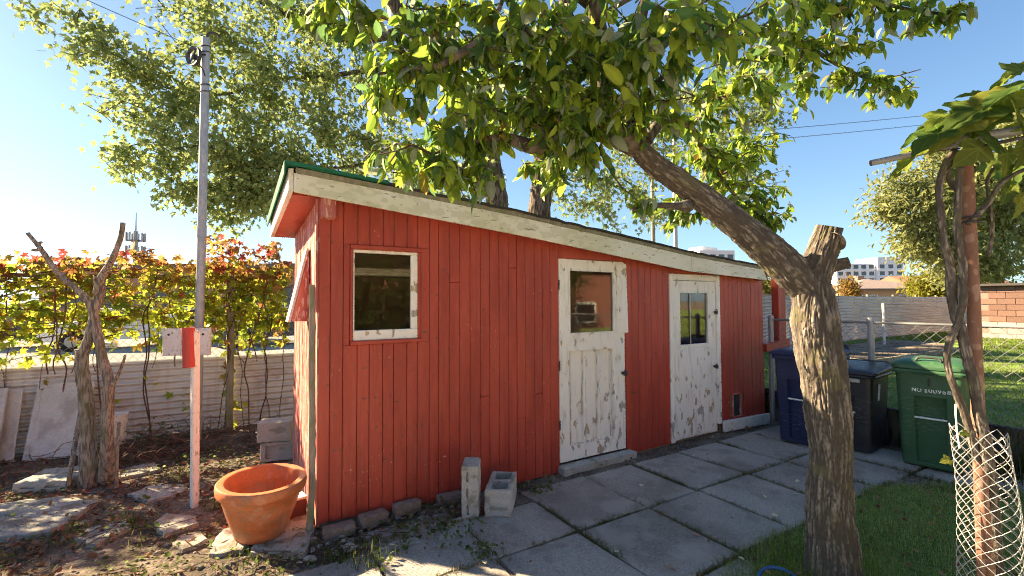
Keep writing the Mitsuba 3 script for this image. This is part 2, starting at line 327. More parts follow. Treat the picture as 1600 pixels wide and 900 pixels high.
def bark_tube(pts, rad, n=120, step=0.012, depth=0.012, freq=22, stretch=0.22, seed=0, knots=()):
    """a trunk with real ridged bark; returns mesh and uv (uv.y = relief height from 0 to 1)"""
    c, s = spline(pts, step); r = np.interp(s, np.linspace(0, 1, len(rad)), rad)
    L = np.r_[0, np.cumsum(np.linalg.norm(np.diff(c, axis=0), axis=1))]
    tan, X, Y = frames(c); a = np.arange(n) * 2 * np.pi / n
    ring = np.cos(a)[None, :, None] * X[:, None] + np.sin(a)[None, :, None] * Y[:, None]
    q = np.stack([np.cos(a)[None] * r[:, None] * freq, np.sin(a)[None] * r[:, None] * freq, np.broadcast_to((L * freq * stretch)[:, None], (len(c), n))], -1)
    w = (meshkit.fbm(q * A(0.5, 0.5, 1.2) + 7, 2, seed + 3)[..., None] - 0.5) * 1.1
    h1 = np.abs(2 * meshkit.noise(q + w, seed) - 1)                      # long furrows
    h2 = np.abs(2 * meshkit.noise(q * A(1.9, 1.9, 2.2) + w * 1.5 + 3, seed + 9) - 1)
    h3 = np.abs(2 * meshkit.noise(q * A(0.9, 0.9, 6.5) + w * 2 + 11, seed + 17) - 1)  # cross cracks
    h = np.clip(np.minimum(np.minimum(h1 * 1.9, 0.2 + h2 * 1.6), 0.5 + h3 * 2.2), 0, 1) * (0.6 + 0.4 * meshkit.noise(q * A(3.5, 3.5, 8), seed + 30))
    lump = meshkit.fbm(np.stack([ring[..., 0] * 1.4, ring[..., 1] * 1.4, np.broadcast_to((L * 5)[:, None], h.shape)], -1), 3, seed + 21) - 0.5
    R = r[:, None] * (1 + 0.16 * lump) + depth * (h - 0.55)
    v = c[:, None] + ring * R[..., None]
    for kp, kr, ka in knots:
        d = np.linalg.norm(v - np.asarray(kp), axis=-1); v = v + ring * (ka * np.exp(-(d / kr) ** 2))[..., None]
    v = v.reshape(-1, 3); m = len(c)
    i = np.arange(m - 1)[:, None] * n; j = np.arange(n)[None]; k = (j + 1) % n
    f = np.stack([i + j, i + k, i + n + k, i + n + j], -1).reshape(-1, 4)
    f = np.vstack([f[:, [0, 1, 2]], f[:, [0, 2, 3]]])
    jj = np.arange(n); kk = (jj + 1) % n; e = (m - 1) * n; N = len(v)
    v = np.vstack([v, c[0], c[-1]]); f = np.vstack([f, np.stack([kk, jj, jj * 0 + N], 1), np.stack([e + jj, e + kk, jj * 0 + N + 1], 1)])
    uv = np.c_[np.zeros(len(v)), np.r_[h.ravel(), 0.5, 0.5]]
    return (v, f), uv
def put_bark(name, parent, pts, rad, bsdf='bark', **kw):
    (v, f), uv = bark_tube(pts, rad, **kw)
    k = fresh(f'{parent}__{name}'); scene[k] = mikit.ply((v, f), bsdf, True, uv=uv); return k

# ---- trees: limbs are given, twigs are grown towards points spread through the crown
def grow(limbs, targets, step, rng, weight=0.25, sag=0.0, tip=0.004, power=2.3):
    pos, par, plen = [], [], []
    for pl, start in limbs:
        prev = start
        for q in pl:
            pos.append(np.asarray(q, float)); par.append(prev)
            plen.append(0 if prev < 0 else plen[prev] + np.linalg.norm(pos[-1] - pos[prev])); prev = len(pos) - 1
    n_limb = len(pos)
    order = np.argsort([min(np.linalg.norm(t - p) for p in pos[:n_limb:3]) for t in targets])
    cap = n_limb + len(targets) * 40
    buf = np.zeros((cap, 3)); buf[:n_limb] = pos; bl = np.zeros(cap); bl[:n_limb] = plen; bp = np.full(cap, -1); bp[:n_limb] = par; m = n_limb
    tips = []
    for ti in order:
        t = targets[ti]
        d = np.linalg.norm(buf[:m] - t, axis=1); i = int(np.argmin(d + weight * bl[:m])); L = d[i]
        k = min(max(1, int(L / step)), 39)
        a = buf[i].copy(); out = unit(t - a)
        if bp[i] >= 0: out = unit(out + 0.7 * unit(a - buf[bp[i]]))
        c = a + out * L * 0.5 + rng.normal(0, 0.06 * L, 3) + A(0, 0, 0.10 * L - sag * L)
        prev = i
        for s in np.arange(1, k + 1) / k:
            q = (1 - s) ** 2 * a + 2 * s * (1 - s) * c + s * s * t + (rng.normal(0, step * 0.08, 3) if s < 1 else 0)
            if m >= cap: break
            buf[m] = q; bp[m] = prev; bl[m] = bl[prev] + np.linalg.norm(q - buf[prev]); prev = m; m += 1
        tips.append((prev, ti))
    pos, par = buf[:m], bp[:m]
    acc = np.zeros(m); child = np.full(m, -1); big = np.zeros(m)
    for i in range(m - 1, -1, -1):
        if acc[i] == 0: acc[i] = tip ** power
        p = par[i]
        if p >= 0:
            acc[p] += acc[i]
            if acc[i] > big[p]: big[p], child[p] = acc[i], i
    return pos, par, acc ** (1 / power), child, n_limb, tips
def twig_mesh(mb, pos, par, rad, child, n_limb, col, sides=5, rmax=1.0):
    started = np.zeros(len(pos), bool)
    for i in range(n_limb, len(pos)):
        p = par[i]
        if p >= n_limb and child[p] == i: continue
        chain = [p, i]; j = i
        while child[j] >= 0: j = child[j]; chain.append(j)
        c = pos[chain]; r = np.minimum(rad[chain], rmax); r[0] = r[1]
        if np.linalg.norm(c[0] - c[1]) < 1e-5: c = c[1:]; r = r[1:]
        if len(c) < 2: continue
        mb.add(tube(c, r, sides if r[0] > 0.006 else 4 if r[0] > 0.003 else 3, cap=False), np.asarray(col))
def scatter(tv, tf, pos, R, scale, cols, tcol=None):
    """copies of one leaf (tv, tf) as arrays: positions, rotations (n,3,3), scales, colours"""
    n, k = len(pos), len(tv)
    v = np.einsum('nij,kj->nki', R, tv) * np.asarray(scale).reshape(-1, 1, 1) + np.asarray(pos)[:, None]
    f = tf[None] + (np.arange(n) * k)[:, None, None]
    c = np.repeat(np.asarray(cols)[:, None], k, 1)
    if tcol is not None: c = c * tcol[None]
    return v.reshape(-1, 3), f.reshape(-1, 3), np.clip(c.reshape(-1, 3), 0, 1)
def leaf_frames(d, rng, flat=0.6, up=(0, 0, 1)):
    """rotations whose x axis runs along d and whose z axis leans up"""
    n = len(d); x = d / np.linalg.norm(d, axis=1, keepdims=True)
    z = np.asarray(up) + rng.normal(0, flat, (n, 3)); z -= x * (z * x).sum(1, keepdims=True); z /= np.maximum(np.linalg.norm(z, axis=1, keepdims=True), 1e-9)
    return np.stack([x, np.cross(z, x), z], -1)
def leaf_ovate(nt=5, width=0.28, fold=0.25, droop=0.25, wav=0.0, seed=0, pt=1.35):
    t = np.linspace(0, 1, nt); w = width * 2.6 * (t ** 0.75) * np.clip(1 - t, 0, 1) ** (pt - 0.6); w *= width / max(w.max(), 1e-9)
    r = np.random.default_rng(seed)
    mid = np.c_[t, 0 * t, -droop * t ** 2]; e = slice(1, nt - 1)
    wz = wav * np.sin(np.arange(nt) * 2.3 + r.uniform(0, 6)); wz2 = wav * np.sin(np.arange(nt) * 2.1 + r.uniform(0, 6))
    L = np.c_[t - 0.03, w, mid[:, 2] + fold * w + wz][e]; Rr = np.c_[t - 0.03, -w, mid[:, 2] + fold * w + wz2][e]
    v = np.vstack([mid, L, Rr]); n1 = nt; n2 = nt + (nt - 2); f = []
    for i in range(nt - 1):
        for base, flip in ((n1, 0), (n2, 1)):
            if i == 0: tri = [[0, 1, base]]
            elif i == nt - 2: tri = [[i, i + 1, base + i - 1]]
            else: tri = [[i, i + 1, base + i], [i, base + i, base + i - 1]]
            f += [q[::-1] if flip else q for q in tri]
    return v, np.array(f)
def leaf_lobed(radii, fold=0.15, droop=0.3, cx=0.35):
    """a palmate leaf: a fan of rim points given as (angle, radius) about the leaf stalk's end"""
    rim = np.array([[cx + r * math.cos(math.radians(a)), r * math.sin(math.radians(a))] for a, r in radii])
    rim = np.vstack([rim, [[0, 0]]])
    z = lambda q: -droop * (q[:, 0] ** 2 + 0.6 * q[:, 1] ** 2) + fold * np.abs(q[:, 1])
    v = np.c_[rim, z(rim)]; c = np.array([[cx * 0.8, 0, -droop * (cx * 0.8) ** 2]])
    n = len(rim); j = np.arange(n)
    return np.vstack([v, c]), np.stack([j, (j + 1) % n, j * 0 + n], 1)

# ================================================================ SHED (front along X at Y=0, side along Y)
rng = np.random.default_rng(11)
LEN, DEP = 5.54, 1.45
shed = thing('shed', 'long low red plank garden shed with two peeling white doors and a small window', 'shed')
EAVE = np.array([(-0.18, 2.341, 2.51), (1.545, 2.184, 2.385), (3.92, 1.929, 2.141), (5.43, 1.862, 2.03)])
def eave_bot(x): return float(np.interp(x, EAVE[:, 0], EAVE[:, 1]))
def eave_top(x): return float(np.interp(x, EAVE[:, 0], EAVE[:, 2]))
WIN = (0.215, 0.765, 1.275, 2.02); D1 = (2.135, 3.005, 0.05, 2.005); D2 = (3.69, 4.60, 0.0, 1.905)
def base_z(x): return float(np.interp(x, [0, 0.3, 0.7, 1.2, 2.1, 3.0, 3.7, 4.6, 5.54], [0.03, 0.02, -0.01, -0.03, -0.02, 0.0, 0.0, 0.05, 0.03]))
wall = put('wall', MB().add(cbox((0.02, 0.02, -0.05), (0.235, 0.05, 2.3))).add(cbox((0.745, 0.02, -0.05), (D1[0], 0.05, 2.25))).add(cbox((0.235, 0.02, -0.05), (0.745, 0.05, 1.28)))
           .add(cbox((0.235, 0.02, 2.0), (0.745, 0.05, 2.28))).add(cbox((D1[1], 0.02, -0.05), (D2[0], 0.05, 2.07))).add(cbox((D2[1], 0.02, -0.05), (LEN - 0.02, 0.05, 1.95)))
           .add(cbox((D1[0], 0.02, D1[3]), (D1[1], 0.05, 2.14))).add(cbox((D2[0], 0.02, D2[3]), (D2[1], 0.05, 1.95))), 'raw_timber', shed)
def plank(x0, x1, z0, z1, y=0.0, th=0.019):
    g = 0.0022; d = rng.normal(0, 0.0012)
    v, f = cbox((x0 + g, y + d, z0), (x1 - g, y + th, z1), 0.0025)
    top = v[:, 2] > (z0 + z1) / 2
    v[top, 2] = np.minimum(v[top, 2], z1)
    put('plank', (v, f), 'red_paint', wall)
edges = [0.0, 0.078, 0.167, 0.269, 0.358, 0.459, 0.543, 0.647, 0.733, 0.833, 0.914, 1.007, 1.103, 1.199, 1.296]
while edges[-1] < D1[0] - 0.14: edges.append(edges[-1] + rng.uniform(0.088, 0.102))
edges.append(D1[0])
for a, b in zip(edges, edges[1:]):
    top = min(eave_bot(a), eave_bot(b)) + 0.10; low = base_z((a + b) / 2)
    if b > WIN[0] + 0.004 and a < WIN[1] - 0.012:
        plank(a, b, low, WIN[2] - 0.002); plank(a, b, WIN[3] + 0.002, top)
        if a < WIN[0] - 0.006: plank(a, WIN[0] - 0.0005, WIN[2] - 0.001, WIN[3] + 0.001)
        if b > WIN[1] + 0.006: plank(WIN[1] - 0.0075, b, WIN[2] - 0.001, WIN[3] + 0.001)
    elif rng.random() < 0.28:
        z = rng.uniform(0.5, 1.9); plank(a, b, low, z - 0.0015); plank(a, b, z + 0.0015, top)
    else: plank(a, b, low, top)
for x0, x1 in ((D1[1] + 0.002, D2[0] - 0.002), (D2[1] + 0.002, LEN)):
    n = round((x1 - x0) / 0.094); e = np.linspace(x0, x1, n + 1)
    for i, (a, b) in enumerate(zip(e, e[1:])):
        if x0 > 4 and b > 4.84 and a < 5.0:      # vent hole
            plank(a, b, base_z(a), 0.15); plank(a, b, 0.415, eave_bot(b) + 0.08); continue
        plank(a, b, base_z(a), min(eave_bot(a), eave_bot(b)) + 0.08)
put('header_board', cbox((D1[0] - 0.01, -0.006, D1[3] + 0.003), (D2[0] + 0.02, 0.013, 2.2), 0.003) if False else cbox((D1[0], -0.004, D1[3] + 0.004), (D1[1], 0.0175, 2.16), 0.003), 'red_paint', shed)
put('header_board', cbox((D2[0], -0.004, D2[3] + 0.004), (D2[1], 0.0175, 1.97), 0.003), 'red_paint', shed)
# vent
vt = put('vent', MB().add(cbox((4.835, -0.008, 0.14), (4.85, 0.018, 0.425))).add(cbox((4.99, -0.008, 0.14), (5.005, 0.018, 0.425))).add(cbox((4.85, -0.010, 0.415), (4.99, 0.018, 0.432))).add(cbox((4.85, -0.008, 0.138), (4.99, 0.018, 0.15))), 'red_old_sunlit', shed)
put('mesh_panel', cbox((4.85, 0.010, 0.15), (4.99, 0.014, 0.415), 0.001), 'dark_metal', vt)
sk = put('kick_board', moved(cbox((4.585, -0.05, 0.0), (5.56, -0.022, 0.135), 0.003), rot((0, 1, 0), 1.6), about=(4.6, 0, 0)), 'old_white', shed, label='weathered white board along the foot of the right end wall')
# left wall, planks along Y, weathered, with some sun glare in their pink
sw = put('wall', MB().add(cbox((0.02, 0.05, -0.05), (0.05, DEP, 2.345))), 'raw_timber', shed)
y = 0.002
while y < DEP - 0.03:
    y1 = min(DEP, y + rng.uniform(0.088, 0.1)); d = rng.normal(0, 0.002)
    put('plank', cbox((-0.004 + d, y + 0.003, rng.uniform(0.0, 0.05)), (0.018, y1 - 0.003, 2.35), 0.003), 'red_old_sunlit', sw); y = y1
put('corner_board', cbox((-0.022, -0.002, 0.62 + 0.9), (-0.006, 0.062, 2.34), 0.003), 'red_old_sunlit', shed)
put('wall', cbox((LEN - 0.02, 0.052, -0.05), (LEN, DEP, 1.9)), 'red_paint', shed)
bxs = np.linspace(0.05, LEN - 0.02, 30); bv = []
for x_ in bxs: bv += [(x_, DEP - 0.03, -0.05), (x_, DEP - 0.03, eave_top(x_) - 0.11), (x_, DEP - 0.002, eave_top(x_) - 0.11), (x_, DEP - 0.002, -0.05)]
put('wall', (np.array(bv), np.array([(4 * i + a_, 4 * i + (a_ + 1) % 4, 4 * i + 4 + (a_ + 1) % 4, 4 * i + 4 + a_) for i in range(29) for a_ in range(4)])), 'raw_timber', shed)
put('floor', cbox((0.05, 0.052, -0.03), (LEN - 0.02, DEP - 0.03, 0.02)), 'raw_timber', shed)
# rotten loose strip on the left corner
path, s = spline([(-0.035, 0.045, 1.72), (-0.035, 0.04, 1.2), (-0.03, 0.03, 0.6), (-0.035, 0.0, 0.25), (-0.06, -0.05, 0.0), (-0.075, -0.075, -0.04)], 0.05)
v, f = tube(path, 0.024, 6); ax = unit(A(0.35, 1, 0))
cen = np.repeat(path, 6, 0); cen = np.vstack([cen, path[0], path[-1]]); off = v - cen
off = off - np.outer(off @ unit(A(0.2, 1, 0)), unit(A(0.2, 1, 0))) * 0.6
put('loose_strip', (cen + off + rng.normal(0, 0.0012, off.shape), f), 'grey_wood', shed, label='rotten mossy batten hanging loose at the left corner', smooth=40)
# awning shutter on the left wall
hb = put('shutter', MB().add(((np.array([(-0.03, 0.42, 2.02), (-0.16, 0.42, 1.44), (-0.16, 0.60, 1.44), (-0.03, 0.60, 2.02), (-0.012, 0.42, 2.02), (-0.14, 0.42, 1.44), (-0.14, 0.60, 1.44), (-0.012, 0.60, 2.02)])),
         np.array([(0, 1, 2, 3), (7, 6, 5, 4), (0, 4, 5, 1), (1, 5, 6, 2), (2, 6, 7, 3), (3, 7, 4, 0)]))), 'pale_board', shed, label='propped pale shutter on the left wall')
for yy in (0.42, 0.58):
    put('shutter_cheek', ((np.array([(-0.012, yy, 2.0), (-0.135, yy, 1.445), (-0.008, yy, 1.445), (-0.012, yy + 0.02, 2.0), (-0.135, yy + 0.02, 1.445), (-0.008, yy + 0.02, 1.445)])),
        np.array([(0, 1, 2), (5, 4, 3), (0, 3, 4), (0, 4, 1), (1, 4, 5), (1, 5, 2), (2, 5, 3), (2, 3, 0)])), 'red_old_sunlit', hb)
# roof: boards, felt, edging, fascia, soffit
FY, BY = -0.10, 1.60; DROP = 0.10
def strip(xs, y0, y1, zlo, zhi, dz=0.0):
    """a slab following the sagging eave: zlo, zhi functions of x; falls by dz from y0 to y1"""
    xs = np.asarray(xs); n = len(xs); v = []
    for x in xs: v += [(x, y0, zlo(x)), (x, y0, zhi(x)), (x, y1, zhi(x) - dz), (x, y1, zlo(x) - dz)]
    f = []
    for i in range(n - 1):
        for a in range(4):
            b = (a + 1) % 4; f.append((4 * i + a, 4 * i + b, 4 * i + 4 + b, 4 * i + 4 + a))
    f += [(3, 2, 1, 0), (4 * n - 4, 4 * n - 3, 4 * n - 2, 4 * n - 1)]
    return np.array(v), np.array(f)
xs = np.linspace(-0.165, 5.50, 40)
roof = put('roof', strip(xs, FY + 0.002, BY, lambda x: eave_top(x) - 0.045, lambda x: eave_top(x) - 0.006, DROP), 'raw_timber', shed)
wob = np.random.default_rng(5).normal(0, 0.004, 200)
put('roofing_felt', strip(np.linspace(0.45, 5.60, 60), FY - 0.045, BY + 0.03, lambda x: eave_top(x) - 0.003 + wob[int(x * 20) % 200], lambda x: eave_top(x) + 0.016 + wob[int(x * 20) % 200], DROP), 'felt', roof)
put('felt_edging', MB().add(strip(np.linspace(-0.235, 0.449, 9), FY - 0.06, BY + 0.02, lambda x: eave_top(x) + 0.006 + wob[int(abs(x) * 30)], lambda x: eave_top(x) + 0.024 + wob[int(abs(x) * 30)], DROP))
    .add(strip([-0.245, -0.236], FY - 0.06, BY + 0.02, lambda x: eave_top(x) - 0.06, lambda x: eave_top(x) + 0.024, DROP))
    .add(strip(np.linspace(-0.235, 0.449, 9), FY - 0.068, FY - 0.0605, lambda x: eave_top(x) + 0.002 + wob[int(abs(x) * 40) + 50] * 2, lambda x: eave_top(x) + 0.023)), 'green_felt', roof, label='green roofing felt turned down over the left edge')
put('roof_batten', strip(np.linspace(-0.17, 5.45, 50), FY - 0.03, FY - 0.004, lambda x: eave_top(x) - 0.04, lambda x: eave_top(x) - 0.004), 'grey_wood', roof)
for x0, x1 in ((-0.18, 3.918), (3.925, 5.43)):
    v, f = strip(np.linspace(x0, x1, 24), FY - 0.024, FY, eave_bot, lambda x: eave_top(x) - 0.042)
    if x1 > 5: v[-4:, 0] += np.array([0.0, -0.07, -0.07, 0.0])
    put('fascia', (v, f), 'cream_paint', roof)
rk = MB().add(strip([-0.215, -0.183], FY - 0.01, BY, lambda x: 2.345, lambda x: 2.50, DROP))
put('rake_board', rk, 'old_white', roof)
put('soffit', strip(np.linspace(-0.18, 5.40, 30), FY, 0.0, lambda x: eave_bot(x) + 0.09, lambda x: eave_bot(x) + 0.105), 'red_paint', roof)
put('soffit', strip([-0.182, 0.02], 0.002, BY - 0.02, lambda x: 2.345, lambda x: 2.36, DROP), 'red_paint', roof)
put('rafter_end', cbox((0.005, -0.085, 2.19), (0.10, 0.001, 2.375), 0.006), 'red_old_sunlit', roof)
put('roof_trim', strip([5.43, 5.455], FY - 0.02, BY - 0.02, lambda x: 1.86, lambda x: 2.0, DROP), 'raw_timber', roof)

# ---- window
wn = put('window', MB().add(cbox((WIN[0], -0.022, WIN[3] - 0.032), (WIN[1], 0.012, WIN[3]), 0.004)).add(cbox((WIN[0], -0.012, WIN[2] + 0.03), (WIN[0] + 0.019, 0.012, WIN[3] - 0.033), 0.003))
         .add(cbox((WIN[1] - 0.03, -0.010, WIN[2] + 0.03), (WIN[1] - 0.008, 0.012, WIN[3] - 0.033), 0.003)), 'red_paint', shed)
put('sill', cbox((WIN[0], -0.030, WIN[2]), (WIN[1] - 0.004, 0.03, WIN[2] + 0.030), 0.004), 'red_paint', wn)
fx0, fx1, fz0, fz1 = WIN[0] + 0.020, WIN[1] - 0.031, WIN[2] + 0.031, WIN[3] - 0.034
put('frame', MB().add(cbox((fx0, 0.0, fz0), (fx1, 0.035, fz0 + 0.075), 0.003)).add(cbox((fx0, 0.0, fz1 - 0.022), (fx1, 0.035, fz1), 0.003))
    .add(cbox((fx0, 0.0, fz0 + 0.076), (fx0 + 0.012, 0.035, fz1 - 0.023), 0.003)).add(cbox((fx1 - 0.052, 0.0, fz0 + 0.076), (fx1, 0.035, fz1 - 0.023), 0.003)), 'white_peel', wn, label='flaking cream window frame')
def pane(parent, x0, x1, z0, z1, y):
    put('pane', (np.array([(x0, y, z0), (x1, y, z0), (x1, y, z1), (x0, y, z1)]), np.array([(0, 1, 2, 3)])), 'glass', parent)
pane(wn, fx0 + 0.008, fx1 - 0.048, fz0 + 0.07, fz1 - 0.018, 0.017)
# things kept inside, seen dimly through the panes
put('shelf', MB().add(cbox((0.1, DEP - 0.3, 1.86), (1.5, DEP - 0.04, 1.89))).add(cbox((0.1, DEP - 0.3, 1.2), (1.5, DEP - 0.04, 1.23))), 'grey_wood', shed)

# ---- doors
def door_white(name, x0, x1, z0, z1, win, panels, lab, y=0.004):
    d = put(name, MB().add(cbox((x0, y, z0), (win[0], y + 0.04, z1), 0.004)).add(cbox((win[1], y, z0), (x1, y + 0.04, z1), 0.004))
            .add(cbox((win[0], y + 0.0005, win[3]), (win[1], y + 0.0395, z1 - 0.001), 0.003)).add(cbox((win[0], y + 0.0005, win[2] - (0.16 if panels else 0.03)), (win[1], y + 0.0395, win[2]), 0.003)), 'white_peel', shed, label=lab)
    for a in ((win[0], win[1], win[2], win[2] + 0.014), (win[0], win[1], win[3] - 0.014, win[3]), (win[0], win[0] + 0.014, win[2] + 0.0145, win[3] - 0.0145), (win[1] - 0.014, win[1], win[2] + 0.0145, win[3] - 0.0145)):
        put('bead', cbox((a[0], y - 0.006, a[2]), (a[1], y + 0.015, a[3]), 0.003), 'white_peel', d)
    pane(d, win[0] + 0.005, win[1] - 0.005, win[2] + 0.005, win[3] - 0.005, y + 0.018)
    return d
w1 = (2.262, 2.855, 1.272, 1.905)
d1 = door_white('door', D1[0] + 0.006, D1[1] - 0.006, D1[2] + 0.012, D1[3], w1, True, 'left white door, paint flaking, with three narrow panels below its pane')
zt, zb = 1.112, 0.20
put('rail', cbox((w1[0], 0.0055, D1[2] + 0.013), (w1[1], 0.0415, zb), 0.004), 'white_peel', d1)
n3 = np.linspace(w1[0] + 0.0, w1[1] - 0.03, 4)
for i in range(3):
    a, b = n3[i] + 0.012, n3[i + 1] - 0.012
    put('panel', cbox((a - 0.015, 0.031, zb), (b + 0.015, 0.039, zt), 0.002), 'white_peel', d1)
    put('panel_moulding', MB().add(cbox((a + 0.002, 0.012, zb + 0.02), (a + 0.014, 0.0305, zt - 0.003), 0.004)).add(cbox((b - 0.014, 0.012, zb + 0.02), (b - 0.002, 0.0305, zt - 0.003), 0.004)).add(cbox((a, 0.008, zb), (b, 0.0305, zb + 0.019), 0.004)), 'worn_shaded_white', d1)
for x in (n3[1], n3[2]):
    put('mullion', cbox((x - 0.014, 0.0045, zb), (x + 0.014, 0.0415, zt), 0.004), 'white_peel', d1)
put('mullion', cbox((n3[3] - 0.002, 0.0045, zb), (w1[1] - 0.001, 0.0415, zt), 0.004), 'white_peel', d1)
put('drip_rail', cbox((w1[0] - 0.01, -0.004, zt - 0.004), (w1[1] - 0.005, 0.004, zt + 0.014), 0.003), 'white_peel', d1)
v, f = cbox((w1[1] + 0.03, -0.013, 1.262), (D1[1] + 0.012, 0.003, 1.985), 0.004); v[:, 0] += np.where(v[:, 2] < 1.4, 0.02 * (v[:, 0] > 2.95), 0)
put('cover_strip', (v, f), 'white_peel', d1, label='white cover board overlapping the right side of the pane')
def latch(parent, x, z, s=1.0):
    mb = MB().add(cbox((x - 0.035 * s, -0.006, z - 0.012), (x + 0.045 * s, 0.0035, z + 0.014), 0.002)).add(cbox((x - 0.02 * s, -0.034, z - 0.026), (x + 0.022 * s, -0.0065, z + 0.014), 0.006))
    a = np.linspace(0, math.pi, 9); mb.add(tube(np.c_[x + 0.014 * np.cos(a), np.full(9, -0.02), z + 0.012 + 0.022 * np.sin(a)], 0.004, 6))
    put('padlock', mb, 'dark_metal', parent)
latch(d1, 2.975, 0.845)
for z in (0.42, 0.98, 1.75):
    put('hinge', MB().add(tube([(D1[0] + 0.002, -0.004, z - 0.045), (D1[0] + 0.002, -0.004, z + 0.045)], 0.007, 8)), 'dark_metal', d1)
put('keyhole_plate', MB().add(cbox((2.945, -0.001, 1.155), (2.972, 0.0035, 1.20), 0.003)), 'galvanized', d1)
put('door_step', cbox((D1[0] - 0.02, -0.10, -0.06), (D1[1] + 0.05, 0.019, 0.045), 0.008), 'concrete', shed)
# second door with casing
fr = put('door_frame', MB().add(cbox((D2[0], -0.012, 0.0), (D2[0] + 0.062, 0.03, D2[3]), 0.004)).add(cbox((D2[1] - 0.066, -0.012, 0.10), (D2[1], 0.03, D2[3]), 0.004))
         .add(cbox((D2[0] + 0.063, -0.010, D2[3] - 0.072), (D2[1] - 0.067, 0.03, D2[3] - 0.001), 0.004)), 'white_peel', shed, label='white casing round the right door')
w2 = (3.862, 4.392, 1.075, 1.70)
d2 = door_white('door', D2[0] + 0.066, D2[1] - 0.070, 0.012, D2[3] - 0.076, w2, False, 'right white door, flat and chipped below a small square pane', y=0.006)
put('panel', cbox((w2[0] - 0.001, 0.0105, 0.014), (w2[1] + 0.001, 0.04, w2[2] - 0.031), 0.002), 'white_peel', d2)
put('kick_panel', cbox((D2[0] + 0.085, -0.001, 0.03), (D2[1] - 0.155, 0.0055, w2[2] - 0.05), 0.002), 'white_peel', d2)
latch(d2, 4.50, 0.80); latch(d2, 4.515, 1.455, 0.6)
put('mullion', cbox((4.06, 0.012, 1.09), (4.075, 0.017, 1.69), 0.001), 'galvanized', d2)

# red timber bracket beside the shed
tf = thing('timber_frame', 'dark red timber post with a low rail fixed beside the right end of the shed', 'frame')
put('post', cbox((5.88, -0.02, 1.0), (6.06, 0.08, 1.92), 0.006), 'red_paint', tf)
put('rail', moved(cbox((5.545, -0.035, 0.93), (6.12, 0.09, 1.04), 0.006), rot((0, 1, 0), -5), about=(5.8, 0, 1.0)), 'red_paint', tf)
put('rail', cbox((5.46, -0.01, 1.925), (6.45, 0.10, 2.0), 0.006), 'raw_timber', tf)

# ================================================================ GROUND
rng = np.random.default_rng(21)
gx = np.unique(np.r_[[-700, -300, -120, -60, -30, -15, -9], np.arange(-7, 6.6, 0.07), [8, 12, 20, 40, 80, 160, 300, 700]])
gy = np.unique(np.r_[[-700, -300, -120, -60, -30, -15, -8], np.arange(-5.5, 3.6, 0.07), [4.5, 6, 9, 15, 30, 60, 120, 300, 700]])
GX, GY = np.meshgrid(gx, gy, indexing='ij')
gz = -0.026 + 0.03 * (meshkit.fbm(np.stack([GX * 1.3, GY * 1.3, GX * 0], -1), 4, 3) - 0.5) + 0.012 * (meshkit.noise(np.stack([GX * 9, GY * 9, GX * 0], -1), 8) - 0.5)
near = (GX > -7.1) & (GX < 6.6) & (GY > -5.6) & (GY < 3.6)
gz = np.where(near, gz + np.where((GX < 0.1) & (GY > -0.2), 0.02, 0.0), -0.06)
nx, ny = len(gx), len(gy); i, j = np.meshgrid(np.arange(nx - 1), np.arange(ny - 1), indexing='ij'); q = (i * ny + j).ravel()
put('ground', (np.stack([GX, GY, gz], -1).reshape(-1, 3), np.stack([q, q + ny, q + ny + 1, q + 1], 1)), 'dirt', kind='structure', smooth=True)
put('parking_lot', (np.array([(-90, 5.2, 0.0), (12, 5.2, 0.0), (12, 70, 0.0), (-90, 70, 0.0)], float), np.array([(0, 1, 2, 3)])), 'asphalt', kind='structure')

fl = np.array([(1.2, -4.6), (5.4, -4.6), (5.2, -2.6), (4.55, -2.15), (4.45, -1.8), (3.2, -1.72), (2.2, -1.85), (1.62, -2.2), (1.2, -2.9)])
put('grass_patch', (np.c_[np.vstack([fl, fl.mean(0)]), np.full(10, -0.006)], np.array([(i, (i + 1) % 9, 9) for i in range(9)])), 'turf', kind='structure')
# paving slabs, each with its own tilt
pav = fresh('paving'); tag('paving', kind='structure')
cx_ = [-3.0, -2.35, -1.70, -1.05, -0.40, 0.25, 0.905, 1.56, 2.235, 2.85, 3.54, 4.195, 4.85, 5.50]
ry_ = [-0.20, -0.975, -1.75, -2.53, -3.30]
def slab(p, z=0.0, th=0.06, tilt=0.006):
    p = np.asarray(p, float) + rng.normal(0, 0.007, (4, 2)); c = p.mean(0); e = []
    for a, b in zip(p, np.roll(p, -1, 0)):
        for t in (0.0, 0.25, 0.5, 0.75): e.append(a + (b - a) * t)
    e = np.array(e) + rng.normal(0, 0.0025, (16, 2)); n = 16
    k = c - e; k /= np.linalg.norm(k, axis=1, keepdims=True)
    sx, sy = rng.normal(0, tilt, 2); zz = lambda q: z + (q - c) @ A(sx, sy)
    rings = [np.c_[e, np.full(n, -0.09)], np.c_[e, zz(e) - 0.008], np.c_[e + k * 0.008, zz(e) - 0.001], np.c_[e + k * 0.03, zz(e)]]
    v = np.vstack(rings + [np.r_[c, z][None]]); jj = np.arange(n); kk = (jj + 1) % n; f = []
    for r in range(3): f += [np.stack([jj + r * n, kk + r * n, kk + (r + 1) * n], 1), np.stack([jj + r * n, kk + (r + 1) * n, jj + (r + 1) * n], 1)]
    f.append(np.stack([3 * n + jj, 3 * n + kk, jj * 0 + 4 * n], 1))
    put('slab', (v, np.vstack(f)), 'slab', pav, smooth=25)
g = 0.011
JOINTS = []
